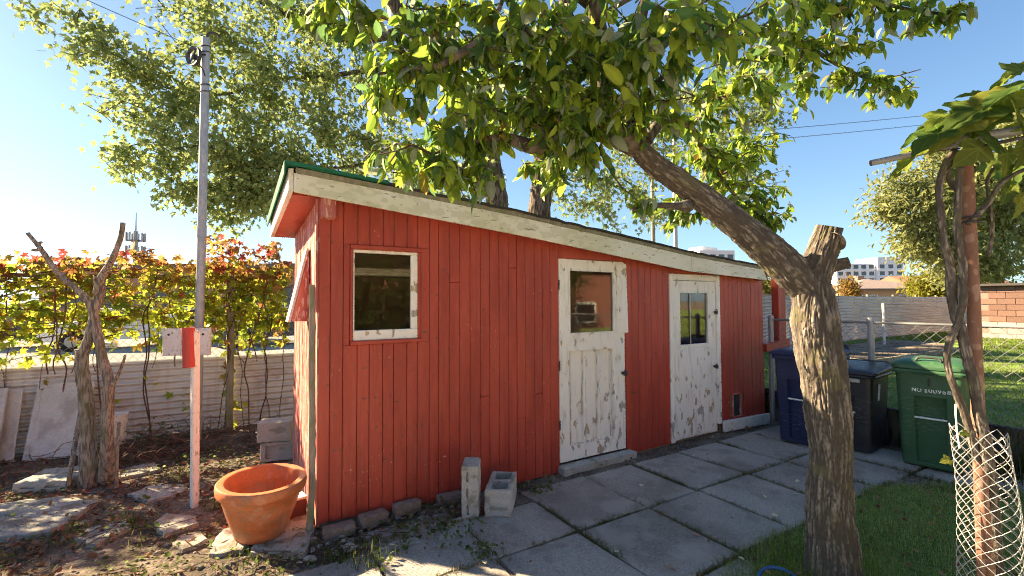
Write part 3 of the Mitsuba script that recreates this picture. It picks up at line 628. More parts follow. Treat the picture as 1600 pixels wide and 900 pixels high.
for r in range(4):
    for c in range(len(cx_) - 1):
        x0, x1, y1, y0 = cx_[c], cx_[c + 1], ry_[r], ry_[r + 1]
        if r == 0 and x1 < 0.9: continue
        if r == 0 and c == 6: y1 = -0.42
        if r >= 2 and x0 > 1.6 and x1 < 4.9: continue
        if r >= 2 and x0 > 2.9 and x1 < 4.3: continue
        if r == 1 and x0 < 0.25: y1 -= -0.56 + 0.02 * c
        if r == 1 and 0.2 < x0 < 0.3: y1 = -0.62
        dz = -0.004 + rng.normal(0, 0.003)
        slab([(x0 + g, y0 + g), (x1 - g, y0 + g), (x1 - g, y1 - g), (x0 + g, y1 - g)], dz)
        JOINTS += [((x0, y0), (x1, y0)), ((x0, y0), (x0, y1))]

# ================================================================ STONES, BRICKS, BLOCKS ON THE LEFT
def flat_stone(pts, z0, z1, lab, group=None, mat_='stone', cat='paving stone', name='flagstone'):
    return put(name, rough_stone(pts, z0, z1, rng), mat_, label=lab, cat=cat, group=group, smooth=35)
flat_stone([(-2.072,1.024), (-1.568,0.849), (-1.421,1.332), (-1.695,1.599), (-2.323,1.748)], -0.05, 0.035, 'large flat concrete slab dappled with sun at the left edge of the yard')
flat_stone([(-1.002,0.646), (-0.923,0.817), (-0.750,0.638), (-0.719,0.493), (-0.900,0.436)], -0.05, 0.022, 'pale flagstone in front of the foot of the white post')
flat_stone([(-0.848,0.248), (-0.815,0.343), (-0.685,0.323), (-0.646,0.190), (-0.770,0.119)], -0.05, 0.02, 'small grey flagstone just left of the stones under the pot')
flat_stone([(-1.253,1.411), (-1.121,1.529), (-0.872,1.439), (-0.826,1.236), (-1.087,1.152)], -0.05, 0.022, 'long flagstone between the pruned tree and the white post')
flat_stone([(-1.437,0.728), (-1.332,0.829), (-1.173,0.842), (-1.127,0.680), (-1.267,0.489)], -0.05, 0.02, 'earth stained flagstone right of the large left slab')
flat_stone([(-1.438,2.167), (-1.179,2.290), (-1.096,1.992), (-1.366,1.918)], -0.05, 0.02, 'brownish flat stone just behind the pruned tree')
flat_stone([(-0.641,-0.039), (-0.583,0.260), (-0.473,0.319), (-0.403,0.011), (-0.456,-0.102)], -0.05, 0.028, 'grey stone under the left side of the terracotta pot')
flat_stone([(-0.415,-0.161), (-0.388,0.040), (-0.194,0.353), (0.003,0.305), (-0.020,-0.048), (-0.108,-0.299)], -0.05, 0.022, 'broad grey stone between the terracotta pot and the shed corner')
def block_mesh(L, W, H, slots=(), cores=(), rough=0.003, seed=1):
    """a chipped concrete block L x W x H (z up), slots cut into its -y face, cores cut into its top"""
    m = m3.Manifold.cube([L, W, H], True)
    for (x, z, w, h) in slots: m = m - m3.Manifold.cube([w, 0.05, h], True).translate([x, -W / 2, z])
    for (x, y, w, d, dep) in cores: m = m - m3.Manifold.cube([w, d, dep], True).translate([x, y, H / 2])
    m = m.refine_to_length(0.03); me = m.to_mesh(); v = np.array(me.vert_properties[:, :3], float); f = np.array(me.tri_verts)
    w = meshkit.noise(v * 30, seed)[:, None] - 0.5
    sgn = v / np.maximum(A(L, W, H) / 2, 1e-9); corner = (np.abs(sgn) > 0.93).sum(1) >= 2
    v = v + w * rough * 2; v[corner] *= 1 - 0.012 * (1 + 3 * meshkit.noise(v[corner] * 22, seed + 4)[:, None])
    return v, f
def block(name, size, pos, rz, lab, cat='concrete block', group=None, rx=0, ry=0, mat_='concrete', **kw):
    v, f = block_mesh(*size, **kw); R = rot((0, 0, 1), rz) @ rot((0, 1, 0), ry) @ rot((1, 0, 0), rx)
    v = v @ R.T; v = v + np.asarray(pos) - A(0, 0, v[:, 2].min())
    return put(name, (v, f), mat_, label=lab, cat=cat, group=group)
# standing block and open block in front of the shed
block('concrete_block', (0.125, 0.20, 0.40), (1.03, -0.36, -0.012), -33, 'tall pale concrete block with three slots standing against the red wall', slots=((-0.018, 0.12, 0.016, 0.075), (-0.018, 0.0, 0.016, 0.075), (-0.014, -0.12, 0.016, 0.075)), seed=3, rx=1.5)
block('concrete_block', (0.20, 0.40, 0.205), (1.29, -0.36, -0.012), -38, 'open concrete block with two hollow cores lying beside the tall block', cores=((0.0, -0.095, 0.13, 0.15, 0.34), (0.0, 0.095, 0.13, 0.15, 0.34)), seed=5)
# stacked pair behind the pot
block('concrete_block', (0.30, 0.20, 0.185), (-0.11, 1.80, 0.0), -12, 'lower stained concrete block of the pair behind the terracotta pot', slots=((0.0, 0.0, 0.2, 0.13),), seed=8)
block('concrete_block', (0.31, 0.20, 0.20), (-0.13, 1.80, 0.19), -17, 'upper stained concrete block of the pair behind the terracotta pot', seed=9)
# low slotted block by the pruned tree
block('concrete_block', (0.40, 0.19, 0.09), (-1.86, 1.98, 0.0), -22, 'low pale concrete block with a slot lying left of the pruned tree', slots=((-0.09, 0.0, 0.11, 0.016), (0.09, 0.0, 0.11, 0.016)), seed=12)
block('concrete_block', (0.40, 0.20, 0.06), (-1.83, 2.28, 0.0), -14, 'flat grey concrete block behind the slotted one by the pruned tree', seed=13)
block('concrete_block', (0.30, 0.20, 0.05), (-2.5, 2.35, 0.0), -8, 'mossy flat concrete block at the far left edge', seed=14)
# bricks along the foot of the shed
BR = [((0.12, -0.15, -0.02), 2, 'grey brick lying at the left corner of the shed front'), ((0.36, -0.12, -0.015), 18, 'tilted grey brick second from the left corner of the shed front'),
      ((0.62, -0.085, 0.0), 3, 'brown brick third from the left corner of the shed front'), ((0.98, -0.07, -0.02), -5, 'half buried brick behind the tall pale block')]
for (p, a, lab) in BR:
    block('brick', (0.205, 0.09, 0.075), p, a, lab, cat='brick', mat_='old_brick', seed=int(p[0] * 50) + 20, ry=6 if a == 18 else 0)
flat_stone([(0.672,-0.587), (0.836,-0.392), (1.037,-0.361), (0.848,-0.646)], -0.05, 0.005, 'mossy paving fragment left of the tall pale block')
flat_stone([(0.300,-0.498), (0.485,-0.421), (0.596,-0.428), (0.559,-0.565)], -0.05, 0.0, 'grey stone in the weeds below the brown brick')

# ---- leaning boards and bucket by the fence
def lean_board(name, p0, p1, h, lean, th, lab, mat_='pale_board', rim=True, group=None):
    p0, p1 = A(*p0, 0), A(*p1, 0); W = np.linalg.norm(p1 - p0); d = unit(p1 - p0); nrm = A(-d[1], d[0], 0)
    R = np.stack([d, nrm * math.cos(math.radians(lean)) - A(0, 0, 1) * math.sin(math.radians(lean)), nrm * math.sin(math.radians(lean)) + A(0, 0, 1) * math.cos(math.radians(lean))], 1)
    mb = MB().add(cbox((0, 0, 0), (W, th, h), 0.005))
    if rim:
        for a in (((0.012, -0.006, 0.012), (W - 0.012, -0.0005, 0.05)), ((0.012, -0.006, h - 0.05), (W - 0.012, -0.0005, h - 0.012)), ((0.012, -0.006, 0.051), (0.05, -0.0005, h - 0.051)), ((W - 0.05, -0.006, 0.051), (W - 0.012, -0.0005, h - 0.051))): mb.add(cbox(*a, 0.002))
    (v, f), c = mb.done(); v = v @ R.T + p0 + A(0, 0, 0.0)
    return put(name, (v, f), mat_, label=lab, cat='board', group=group)
lean_board('leaning_panel', (-2.33, 3.06), (-1.86, 2.96), 0.78, 17, 0.03, 'wide pale panel leaning on the corrugated fence left of the pruned tree')
lean_board('leaning_panel', (-2.78, 3.05), (-2.50, 3.00), 0.76, 12, 0.03, 'pale panel leaning on the corrugated fence at the far left edge', rim=False)
lean_board('leaning_panel', (-2.52, 3.12), (-2.40, 3.10), 0.72, 10, 0.02, 'narrow pale panel between two wider ones leaning on the corrugated fence', rim=False)
bk = thing('bucket', 'pale ribbed plastic bucket standing between the pruned tree and the fence', 'bucket')
put('shell', MB().add(moved(lathe([(0.0, 0.0), (0.085, 0.0), (0.092, 0.10), (0.094, 0.22), (0.100, 0.23), (0.100, 0.25), (0.096, 0.26), (0.100, 0.30), (0.107, 0.31), (0.107, 0.33), (0.1, 0.33), (0.095, 0.25), (0.08, 0.02), (0, 0.02)], 32), t=(-1.60, 3.05, 0.06))), 'old_white', bk, smooth=40)

# ---- terracotta pot
pot = thing('terracotta_pot', 'big empty terracotta pot with a thick rim standing at the left corner of the shed', 'pot')
H = 0.415; PS = 0.9; pr_ = [(0.0, 0.0), (0.165, 0.0), (0.175, 0.012), (0.205, 0.10), (0.238, 0.20), (0.262, 0.28), (0.275, 0.315), (0.280, 0.325), (0.296, 0.333), (0.306, 0.35), (0.309, 0.38), (0.306, 0.405), (0.298, 0.414), (0.262, 0.415), (0.252, 0.41), (0.246, 0.39), (0.240, 0.33), (0.215, 0.22), (0.18, 0.10), (0.155, 0.05), (0.0, 0.045)]
put('shell', moved(lathe(np.array(pr_) * PS, 72), rot((1, 0.5, 0), 3.0), t=(-0.345, 0.085, 0.026)), 'terracotta', pot, smooth=38)
sm = MB()
for k in range(26):
    a = rng.uniform(0, 6.28); r_ = 0.17 * math.sqrt(rng.random()); sm.add(moved(leaf_ovate(4, 0.3, 0.3, 0.4), rot(rng.normal(0, 1, 3), rng.uniform(0, 360)) * 0.035, t=(-0.345 + 0.85 * r_ * math.cos(a), 0.085 + 0.85 * r_ * math.sin(a), 0.078)), rng.uniform(0.6, 1.2) * A(0.16, 0.10, 0.05))
put('dry_leaves', sm, 'litter', pot, kind='stuff')
# small box and cable bits behind the pot
bx_ = put('planter_box', MB().add(moved(cbox((-0.07, -0.05, 0.0), (0.07, 0.05, 0.14), 0.008), rot((0, 0, 1), 12), t=(-0.115, 0.27, 0.01)), (0.12, 0.04, 0.035)), 'paint', label='small dark red box with a white rim between the big pot and the shed', cat='box')
put('rim', MB().add(moved(cbox((-0.078, -0.058, 0.128), (0.078, 0.058, 0.146), 0.006), rot((0, 0, 1), 12), t=(-0.115, 0.27, 0.01)), (0.62, 0.60, 0.57)), 'paint', bx_)

# ---- white post with red cap, clothesline pole with box
wp = thing('wooden_post', 'flaking white wooden post with a red cap standing in the left yard', 'post')
B = A(-0.762, 0.91, 0)
put('shaft', moved(cbox((-0.026, -0.026, -0.1), (0.026, 0.026, 1.37), 0.008), rot((0, 0, 1), 24) @ rot((0, 1, 0), -0.6), t=B), 'old_white', wp)
put('cap', MB().add(moved(tube([(0, 0, 1.09), (0.0, 0, 1.40)], [0.045, 0.045], 20), rot((0, 1, 0), -2.5), t=B + A(0.0, -0.01, 0)), (0.40, 0.05, 0.04)), 'paint', wp, label='red cap of the white post', smooth=40)
cp = thing('clothesline_pole', 'tall grey steel clothesline pole with a pulley at its top', 'pole')
put('shaft', tube([(-0.86, 2.92, -0.1), (-0.845, 2.915, 2.4), (-0.835, 2.91, 4.72)], [0.047, 0.046, 0.044], 24), 'galvanized', cp, smooth=40)
put('coupling', MB().add(tube([(-0.845, 2.915, 2.36), (-0.845, 2.915, 2.50)], [0.050, 0.050], 24)), 'galvanized', cp, smooth=40)
for z in (4.62, 4.55, 4.16, 4.08):
    a = np.linspace(0, 2 * np.pi, 25); put('wire_wrap', tube(np.c_[-0.835 + 0.049 * np.cos(a), 2.91 + 0.049 * np.sin(a), z + 0.012 * np.sin(a + 1)], 0.006, 6, cap=False), 'dark_metal', cp)
pu = fresh(cp + '__pulley'); w = MB(); pc = A(-0.945, 2.86, 4.45)
Rp = rot((0, 0, 1), -52) @ rot((1, 0, 0), 90)
w.add(moved(lathe([(0.088, -0.015), (0.11, -0.018), (0.102, 0.0), (0.11, 0.018), (0.088, 0.015), (0.088, -0.015)], 36), Rp, t=pc))
for k in range(5): w.add(moved(cbox((0.02, -0.012, -0.006), (0.095, 0.012, 0.006), 0.003), Rp @ rot((0, 0, 1), 72 * k), t=pc))
w.add(moved(lathe([(0.0, -0.025), (0.032, -0.022), (0.032, 0.022), (0.0, 0.025)], 16), Rp, t=pc))
scene[pu] = mikit.ply(w.done()[0], 'dark_metal')
put('bracket', MB().add(tube([pc, pc + A(0.06, 0.03, 0.05), A(-0.835, 2.86, 4.50)], 0.012, 6)).add(tube([pc, pc + A(0.08, 0.0, -0.12), A(-0.835, 2.86, 4.25)], 0.008, 6)), 'dark_metal', cp)
put('hook', tube([(-0.835, 2.91, 4.72), (-0.80, 2.91, 4.80), (-0.72, 2.9, 4.80), (-0.70, 2.9, 4.76)], 0.014, 6), 'dark_metal', cp)
put('clothesline', tube(spline([(-0.945, 2.86, 4.56), (-4, 0.8, 4.45), (-8, -1.8, 4.55)], 0.4)[0], 0.004, 4), 'dark_metal', label='thin dark clothesline running left from the pulley', cat='line')
bxp = thing('junction_box', 'pale rectangular board fixed across the steel pole behind the red cap', 'box')
c0 = A(*(-0.936,2.531,1.178))
put('plate', moved(cbox((-0.235, -0.03, -0.145), (0.235, 0.015, 0.145), 0.006), rot((0, 0, 1), -24), t=c0), 'old_white', bxp)
for sx in (-0.17, 0.17):
    put('screw', moved(tube([(sx, -0.036, 0.08), (sx, -0.028, 0.08)], 0.012, 10), rot((0, 0, 1), -24), t=c0), 'dark_metal', bxp)

# ================================================================ REAR FENCE: corrugated sheets, posts, wire and rail
def corrugated(x0, x1, z0, z1, y, per=0.078, amp=0.021, wave=0.012, seed=0):
    zs = np.arange(z0, z1 + 1e-6, per / 10); xs = np.linspace(x0, x1, max(3, int((x1 - x0) / 0.25)))
    X, Z = np.meshgrid(xs, zs, indexing='ij')
    Y = y + amp * np.cos(Z / per * 2 * np.pi) + wave * (meshkit.noise(np.stack([X * 0.9, Z * 1.1, X * 0], -1), seed) - 0.5)
    Z = Z + 0.006 * (meshkit.noise(np.stack([X * 0.8, X * 0, X * 0], -1), seed + 2) - 0.5)
    n, m = len(xs), len(zs); i, j = np.meshgrid(np.arange(n - 1), np.arange(m - 1), indexing='ij'); q = (i * m + j).ravel()
    return np.stack([X, Y, Z], -1).reshape(-1, 3), np.stack([q, q + m, q + m + 1, q + 1], 1)
rf = thing('corrugated_fence', 'low fence of pale corrugated metal sheets below the vine at the rear of the yard', 'fence')
for k, (a, b) in enumerate(((-7.5, -5.6), (-5.61, -3.7), (-3.71, -1.9), (-1.91, -0.58), (-0.50, 1.4))):
    put('sheet', corrugated(a, b, -0.06, 0.93 + rng.normal(0, 0.008), 3.33 + (k % 2) * 0.012, seed=k), 'corrugated', rf, smooth=True)
for x, hgt in ((-6.6, 1.95), (-4.3, 1.95), (-2.75, 1.9), (-0.545, 1.92), (1.2, 1.95)):
    put('post', moved(cbox((-0.04, -0.04, -0.1), (0.04, 0.04, hgt), 0.008), rot((0, 0, 1), 8), t=(x, 3.25, 0)), 'grey_wood', rf)
put('rail', MB().add(tube(spline([(-7.5, 3.30, 1.9), (-4.2, 3.30, 1.885), (-2, 3.3, 1.90), (0.4, 3.3, 1.93)], 0.3)[0], 0.022, 8)), 'dead_wood', rf, smooth=True)
def chain_link(origin, ux, W, H, cell, r, sag=0.0):
    """diagonal wires of a chain link sheet from origin along ux (unit, horizontal), height H"""
    o, ux = np.asarray(origin, float), unit(ux); nn = A(-ux[1], ux[0], 0); mb = MB(); n = int((W + H) / cell)
    for k in range(n + 1):
        for s in (1, -1):
            t0 = k * cell - (H if s > 0 else 0); pts = []
            m = max(2, int(H / cell * 2) + 1)
            for q in range(m):
                h = H * q / (m - 1); x = t0 + h if s > 0 else t0 - h
                if -1e-9 <= x <= W: pts.append(o + ux * x + A(0, 0, h) + nn * (0.0025 * s * (1 if q % 2 else -1)))
            if len(pts) > 1: mb.add(tube(pts, r, 3, cap=False))
    return mb
put('wire_mesh', chain_link((-7.4, 3.315, 0.93), (1, 0, 0), 8.6, 0.96, 0.085, 0.0018), 'galvanized', rf)

rr = thing('metal_fence', 'long pale corrugated fence across the rear of the neighbouring lawn', 'fence')
x = 4.4; k = 20
while x < 29:
    put('sheet', corrugated(x, x + 2.02, 0.25, 1.765 - 0.003 * (x - 10) + rng.normal(0, 0.006), 3.33 + (k % 2) * 0.012, per=0.095, amp=0.032, wave=0.02, seed=k), 'corrugated', rr, smooth=True); x += 2.0; k += 1
for x in np.arange(5.4, 29, 2.0):
    put('post', cbox((x - 0.03, 3.365, 0.2), (x + 0.03, 3.42, 1.80), 0.005), 'grey_wood', rr)

# ================================================================ NEIGHBOUR'S LAWN, SIDE FENCE, BINS
LZ = 0.36
lx = np.r_[5.85, np.arange(6, 26, 0.5), 40, 80]; ly = np.r_[-40, -15, np.arange(-6, 3.21, 0.4), 3.22]
LX, LY = np.meshgrid(lx, ly, indexing='ij'); lz = LZ + 0.05 * (meshkit.fbm(np.stack([LX * 0.5, LY * 0.5, LX * 0], -1), 3, 4) - 0.5)
nx, ny = len(lx), len(ly); i, j = np.meshgrid(np.arange(nx - 1), np.arange(ny - 1), indexing='ij'); q = (i * ny + j).ravel()
put('lawn', (np.stack([LX, LY, lz], -1).reshape(-1, 3), np.stack([q, q + ny, q + ny + 1, q + 1], 1)), 'turf', kind='structure', smooth=True)
put('garden_soil', (np.array([(9.6, 0.4, LZ + 0.03), (14.5, 0.3, LZ + 0.03), (17, 1.6, LZ + 0.03), (16.5, 2.6, LZ + 0.03), (10.6, 2.4, LZ + 0.03)]), np.array([(0, 1, 2), (0, 2, 3), (0, 3, 4)])), 'dirt', kind='structure')
rb = thing('retaining_wall', 'dark low timber wall holding up the lawn along the side fence', 'wall')
for k in range(6):
    put('plank', cbox((5.79, 0.10 - 1.2 * (k + 1) + 0.004, -0.1), (5.845, 0.10 - 1.2 * k, LZ + 0.02), 0.006), 'bark_plain', rb)
cf = thing('chain_link_fence', 'grey chain link fence on posts between the bins and the neighbouring lawn', 'fence')
for yy in (0.02, -1.13, -2.75, -4.4):
    put('post', tube([(5.75, yy, -0.1), (5.75, yy, 1.36)], 0.033, 14), 'galvanized', cf, smooth=40)
    put('post_cap', MB().add(moved(lathe([(0.037, 0.0), (0.037, 0.025), (0.025, 0.04), (0.0, 0.045)], 14), t=(5.75, yy, 1.355))), 'galvanized', cf, smooth=40)
put('rail', tube([(5.75, 0.05, 1.335), (5.75, -6.0, 1.335)], 0.015, 10), 'grey_pipe', cf, smooth=40)
put('tension_wire', tube([(5.75, 0.05, 0.38), (5.75, -6.0, 0.38)], 0.006, 5), 'dark_metal', cf)
put('wire_mesh', chain_link((5.745, -5.9, 0.38), (0, 1, 0), 5.95, 0.96, 0.11, 0.0027), 'grey_pipe', cf)

def rrect(w, d, r, n=6, z=0.0):
    p = []
    for cx, cy, a0 in ((w / 2 - r, d / 2 - r, 0), (-w / 2 + r, d / 2 - r, 90), (-w / 2 + r, -d / 2 + r, 180), (w / 2 - r, -d / 2 + r, 270)):
        for a in np.linspace(a0, a0 + 90, n): p.append((cx + r * math.cos(math.radians(a)), cy + r * math.sin(math.radians(a)), z))
    return np.array(p)
def hull(pts):
    me = m3.Manifold.hull_points(np.asarray(pts, np.float64)); return me
def meshof(m): me = m.to_mesh(); return np.array(me.vert_properties[:, :3], float), np.array(me.tri_verts)
def ring_loft(rings):
    n = len(rings[0]); v = np.vstack(rings); f = []
    jj = np.arange(n); kk = (jj + 1) % n
    for r in range(len(rings) - 1): f += [np.stack([jj + r * n, kk + r * n, kk + (r + 1) * n], 1), np.stack([jj + r * n, kk + (r + 1) * n, jj + (r + 1) * n], 1)]
    c0, c1 = rings[0].mean(0), rings[-1].mean(0); N = len(v); v = np.vstack([v, c0, c1])
    f += [np.stack([kk, jj, jj * 0 + N], 1), np.stack([jj + (len(rings) - 1) * n, kk + (len(rings) - 1) * n, jj * 0 + N + 1], 1)]
    return v, np.vstack(f)
def bin_frame(front, cy, rz):
    """local: +x is the front, y to its left, z up -> world, the front turned to -X"""
    R = rot((0, 0, 1), 180 + rz)
    return lambda vf: moved(vf, R, t=(front, cy, 0.0))
def wheeled_bin(key, lab, front, cy, rz, W, D, H, m, lid, mark=None, group=None):
    b = thing(key, lab, 'bin', group); P_ = bin_frame(front, cy, rz)
    sh = lambda q, dx: q + A(dx, 0, 0)
    bw, bd = W * 0.80, D * 0.72
    body = hull(np.vstack([sh(rrect(bd, bw, 0.045, z=0.015), -bd / 2 - 0.05), sh(rrect(bd + 0.01, bw + 0.01, 0.045, z=0.03), -bd / 2 - 0.045), sh(rrect(D * 0.90, W * 0.93, 0.06, z=H * 0.90), -D * 0.46)]))
    rec = hull(np.array([(x + 0.012, s * y, z) for s in (1, -1) for x, y, z in ((0.02, 0.115, 0.06), (-0.085, 0.105, 0.06), (0.03, 0.125, H * 0.665), (-0.045, 0.11, H * 0.655), (-0.075, 0.105, H * 0.55))]))
    body = body - rec.translate([-0.015, 0, 0])
    lowc = hull(np.array([(x, y, z) for x in (-D, 0.05) for y in (-W, W) for z in (H * 0.36, H * 0.372)]))
    groove = lowc - hull(np.vstack([sh(rrect(bd + 0.03, bw + 0.022, 0.045, z=H * 0.3), -bd / 2 - 0.03), sh(rrect(bd + 0.042, bw + 0.034, 0.045, z=H * 0.42), -bd / 2 - 0.028)]))
    put('body', P_(meshof(body - groove)), m, b, smooth=30)
    rim = ring_loft([sh(rrect(D * 0.92 + e, W * 0.95 + e, 0.07, z=z), -D * 0.46) for e, z in ((-0.02, H * 0.86), (0.035, H * 0.865), (0.045, H * 0.885), (0.03, H * 0.903), (0.0, H * 0.905))])
    put('rim', P_(rim), m, b, smooth=35)
    if lid == 'dome':
        L = ring_loft([sh(rrect(D * 0.95 + e, W + e, 0.10, z=H * z), -D * 0.46) for e, z in ((-0.01, 0.905), (0.03, 0.91), (0.035, 0.935), (0.012, 0.955), (-0.02, 0.968), (-0.09, 0.985), (-0.20, 0.998), (-0.33, 1.003))])
        put('lid', P_(L), m, b, smooth=35)
        put('lid_handle', P_(tube(spline([(-0.045, 0.085, H * 0.955), (-0.02, 0.09, H * 0.985), (-0.028, 0.07, H * 1.012), (-0.03, 0.0, H * 1.016), (-0.028, -0.07, H * 1.012), (-0.02, -0.09, H * 0.985), (-0.045, -0.085, H * 0.955)], 0.015)[0], 0.010, 8)), 'dark_metal', b, smooth=True)
    else:
        tl = 0.045 if lid == 'slope' else 0.02
        q = []
        for e, z in ((-0.03, 0.905), (0.03, 0.908), (0.04, 0.925), (0.02, 0.94), (-0.06, 0.958), (-0.18, 0.962)):
            r_ = sh(rrect(D * 0.95 + e, W + e, 0.06, z=H * z), -D * 0.46); r_[:, 2] += tl * np.clip(-r_[:, 0] / D, 0, 1) * min(1, max(0, (z - 0.905) / 0.03)); q.append(r_)
        put('lid', P_(ring_loft(q)), m, b, smooth=35)
        mb = MB().add(P_(tube([(-D * 0.93, -W * 0.44, H * 0.995), (-D * 0.93, W * 0.44, H * 0.995)], 0.016, 8)))
        for y in (-0.44, -0.15, 0.15, 0.44): mb.add(P_(cbox((-D * 0.96, y * W - 0.02, H * 0.90), (-D * 0.90, y * W + 0.02, H * 1.0), 0.006)))
        put('handle_bar', mb, 'dark_metal', b, smooth=40)
    for s in (1, -1):
        wk = fresh(b + '__wheel'); wc = A(-D * 0.86, s * (W * 0.40), 0.105)
        scene[wk] = mikit.ply(MB().add(P_(moved(lathe([(0.05, -0.022), (0.095, -0.025), (0.105, -0.015), (0.105, 0.015), (0.095, 0.025), (0.05, 0.022)], 28), rot((1, 0, 0), 90), t=wc))).done()[0], 'rubber', 40)
        k = fresh(wk + '__rim'); scene[k] = mikit.ply(MB().add(P_(moved(lathe([(0.0, -0.018), (0.052, -0.015), (0.052, 0.015), (0.0, 0.018)], 20), rot((1, 0, 0), 90), t=wc))).done()[0], 'dark_metal', 40)
    put('axle', P_(tube([(-D * 0.86, -W * 0.38, 0.105), (-D * 0.86, W * 0.38, 0.105)], 0.010, 8)), 'galvanized', b)
    put('grab_bar', P_(tube([(-0.035, -0.115, H * 0.46), (-0.035, 0.115, H * 0.46)], 0.0095, 8)), 'white_plastic', b, smooth=40)
    if mark == 'serial':
        t = meshkit.text_mesh('NO 10096', 0.036, 0.002, bold=True); tv = np.array(t.vertices); w0 = tv[:, 0].max() - tv[:, 0].min()
        loc = np.c_[np.interp(tv[:, 2], [0, 0.002], [0, 0.002]) - 0.0145, (tv[:, 0] - 0.13), tv[:, 1] + H * 0.70]
        put('serial_number', P_((loc, np.array(t.faces))), 'white_plastic', b, label='white stencilled number on the green bin')
        mb = MB()
        for kk in range(8): mb.add(P_(cbox((-0.0155, w0 - 0.118 + kk * 0.008, H * 0.70), (-0.0115, w0 - 0.118 + kk * 0.008 + (0.005 if kk % 3 else 0.003), H * 0.70 + 0.034), 0.0008)))
        put('bar_mark', mb, 'white_plastic', b)
        put('lock_slot', P_(cbox((-0.018, -0.008, H * 0.76), (-0.004, 0.008, H * 0.83), 0.003)), 'dark_metal', b)
    if mark == 'plate':
        put('name_plate', P_(cbox((0.0005, 0.02, H * 0.815), (0.009, 0.17, H * 0.86), 0.003)), 'galvanized', b, label='grey plate on the front of the black bin')
        put('sticker', P_(cbox((-0.30, W * 0.455, H * 0.60), (-0.17, W * 0.475, H * 0.78), 0.002)) if False else P_(moved(cbox((-0.26, 0.0, 0), (-0.20, 0.004, 0.17), 0.001), rot((1, 0, 0), -3.5), t=(0, W * 0.452, H * 0.60))), 'white_plastic', b)
    return b
wheeled_bin('wheeled_bin', 'dark blue wheeled bin with a pale bar standing next to the shed end', 4.79, -0.80, 3, 0.56, 0.70, 1.08, 'bin_blue', 'flat')
wheeled_bin('wheeled_bin', 'black wheeled bin with a grey front plate standing between the blue and the green bin', 5.03, -1.12, 6, 0.58, 0.70, 0.90, 'bin_black', 'slope', 'plate')
wheeled_bin('wheeled_bin', 'green wheeled bin with a domed lid and white number on its front', 5.06, -1.84, 8, 0.55, 0.58, 1.03, 'bin_green', 'dome', 'serial')

# things standing in the neighbour's yard
gb = thing('bed_edging', 'grey plank edging of the garden bed on the neighbouring lawn', 'edging')
for a, b_ in (((9.6, 0.4), (12.0, 0.35)), ((12.05, 0.35), (14.5, 0.3)), ((9.6, 0.42), (10.6, 2.4))):
    a, b_ = A(*a, LZ + 0.06), A(*b_, LZ + 0.06); d = unit(b_ - a); nn = A(-d[1], d[0], 0) * 0.02
    v = np.array([a - nn, b_ - nn, b_ + nn, a + nn]); v = np.vstack([v - A(0, 0, 0.1), v + A(0, 0, 0.06)])
    put('plank', (v, np.array([(3, 2, 1, 0), (4, 5, 6, 7), (0, 1, 5, 4), (1, 2, 6, 5), (2, 3, 7, 6), (3, 0, 4, 7)])), 'grey_wood', gb)
put('garden_stake', tube([(14.729,1.992,0.360), (14.729,1.992,1.510)], 0.035, 8), 'old_white', label='white stake standing in the garden bed before the pale fence', cat='stake')

# ================================================================ TREES
def crown_points(lobes, rng, minz=0.5):
    out = []
    for (x, y, z, rh, rv, n) in lobes:
        d = rng.normal(0, 1, (n, 3)); d /= np.linalg.norm(d, axis=1, keepdims=True); d *= rng.random((n, 1)) ** 0.45
        out.append(A(x, y, z) + d * A(rh, rh, rv))
    p = np.vstack(out); return p[p[:, 2] > minz]
TWIG = (0.07, 0.055, 0.042)
mat('twig', TWIG, 0.85, 0.2)

# ---- fruit tree in front of the shed
rng = np.random.default_rng(41)
ft = thing('fruit_tree', 'old leaning fruit tree with furrowed bark and a cut stub before the shed', 'tree')
TR = [(2.44, -2.17, -0.08), (2.465,-2.163,0.139), (2.438,-2.169,0.440), (2.441,-2.182,0.736), (2.404,-2.173,1.106), (2.356,-2.156,1.439), (2.337,-2.153,1.679), (2.376,-2.183,1.838), (2.396,-2.225,2.012)]
put_bark('trunk', ft, TR, [0.150, 0.132, 0.115, 0.108, 0.118, 0.128, 0.122, 0.086, 0.072], n=190, step=0.008, depth=0.017, freq=50, stretch=0.075, seed=3, knots=[((2.273,-2.192,1.858), 0.07, 0.02), ((2.183,-2.131,1.696), 0.1, 0.025)])
LB = [(2.359,-2.151,1.587), (2.232,-2.092,1.754), (2.043,-1.996,1.942), (1.824,-1.905,2.114), (1.603,-1.823,2.261), (1.431,-1.758,2.378), (1.311,-1.747,2.477), (1.257,-1.741,2.557)]
put_bark('limb', ft, LB, [0.08, 0.100, 0.093, 0.080, 0.071, 0.066, 0.058, 0.045], n=130, step=0.009, depth=0.011, freq=55, stretch=0.13, seed=14)
put('cut_face', MB().add(moved(lathe([(0.0, 0.002), (0.03, 0.004), (0.05, 0.0), (0.055, -0.006), (0.062, -0.02)], 28), rot((0.3, 0.9, 0), 52), t=(2.387,-2.263,1.933)), (0.22, 0.18, 0.14)), 'dead_wood', ft, smooth=30)
put_bark('branch_stub', ft, [(2.409,-2.201,1.786), (2.449,-2.249,1.795), (2.473,-2.287,1.805)], [0.045, 0.036, 0.032], n=60, step=0.010, depth=0.006, freq=30, seed=8)
put_bark('branch_stub', ft, [(1.633,-1.860,2.117), (1.482,-1.896,2.094), (1.331,-1.920,2.077), (1.193,-1.952,2.044), (1.090,-1.971,2.021)], [0.035, 0.02, 0.016, 0.014, 0.011], n=30, step=0.012, depth=0.003, freq=40, seed=9)
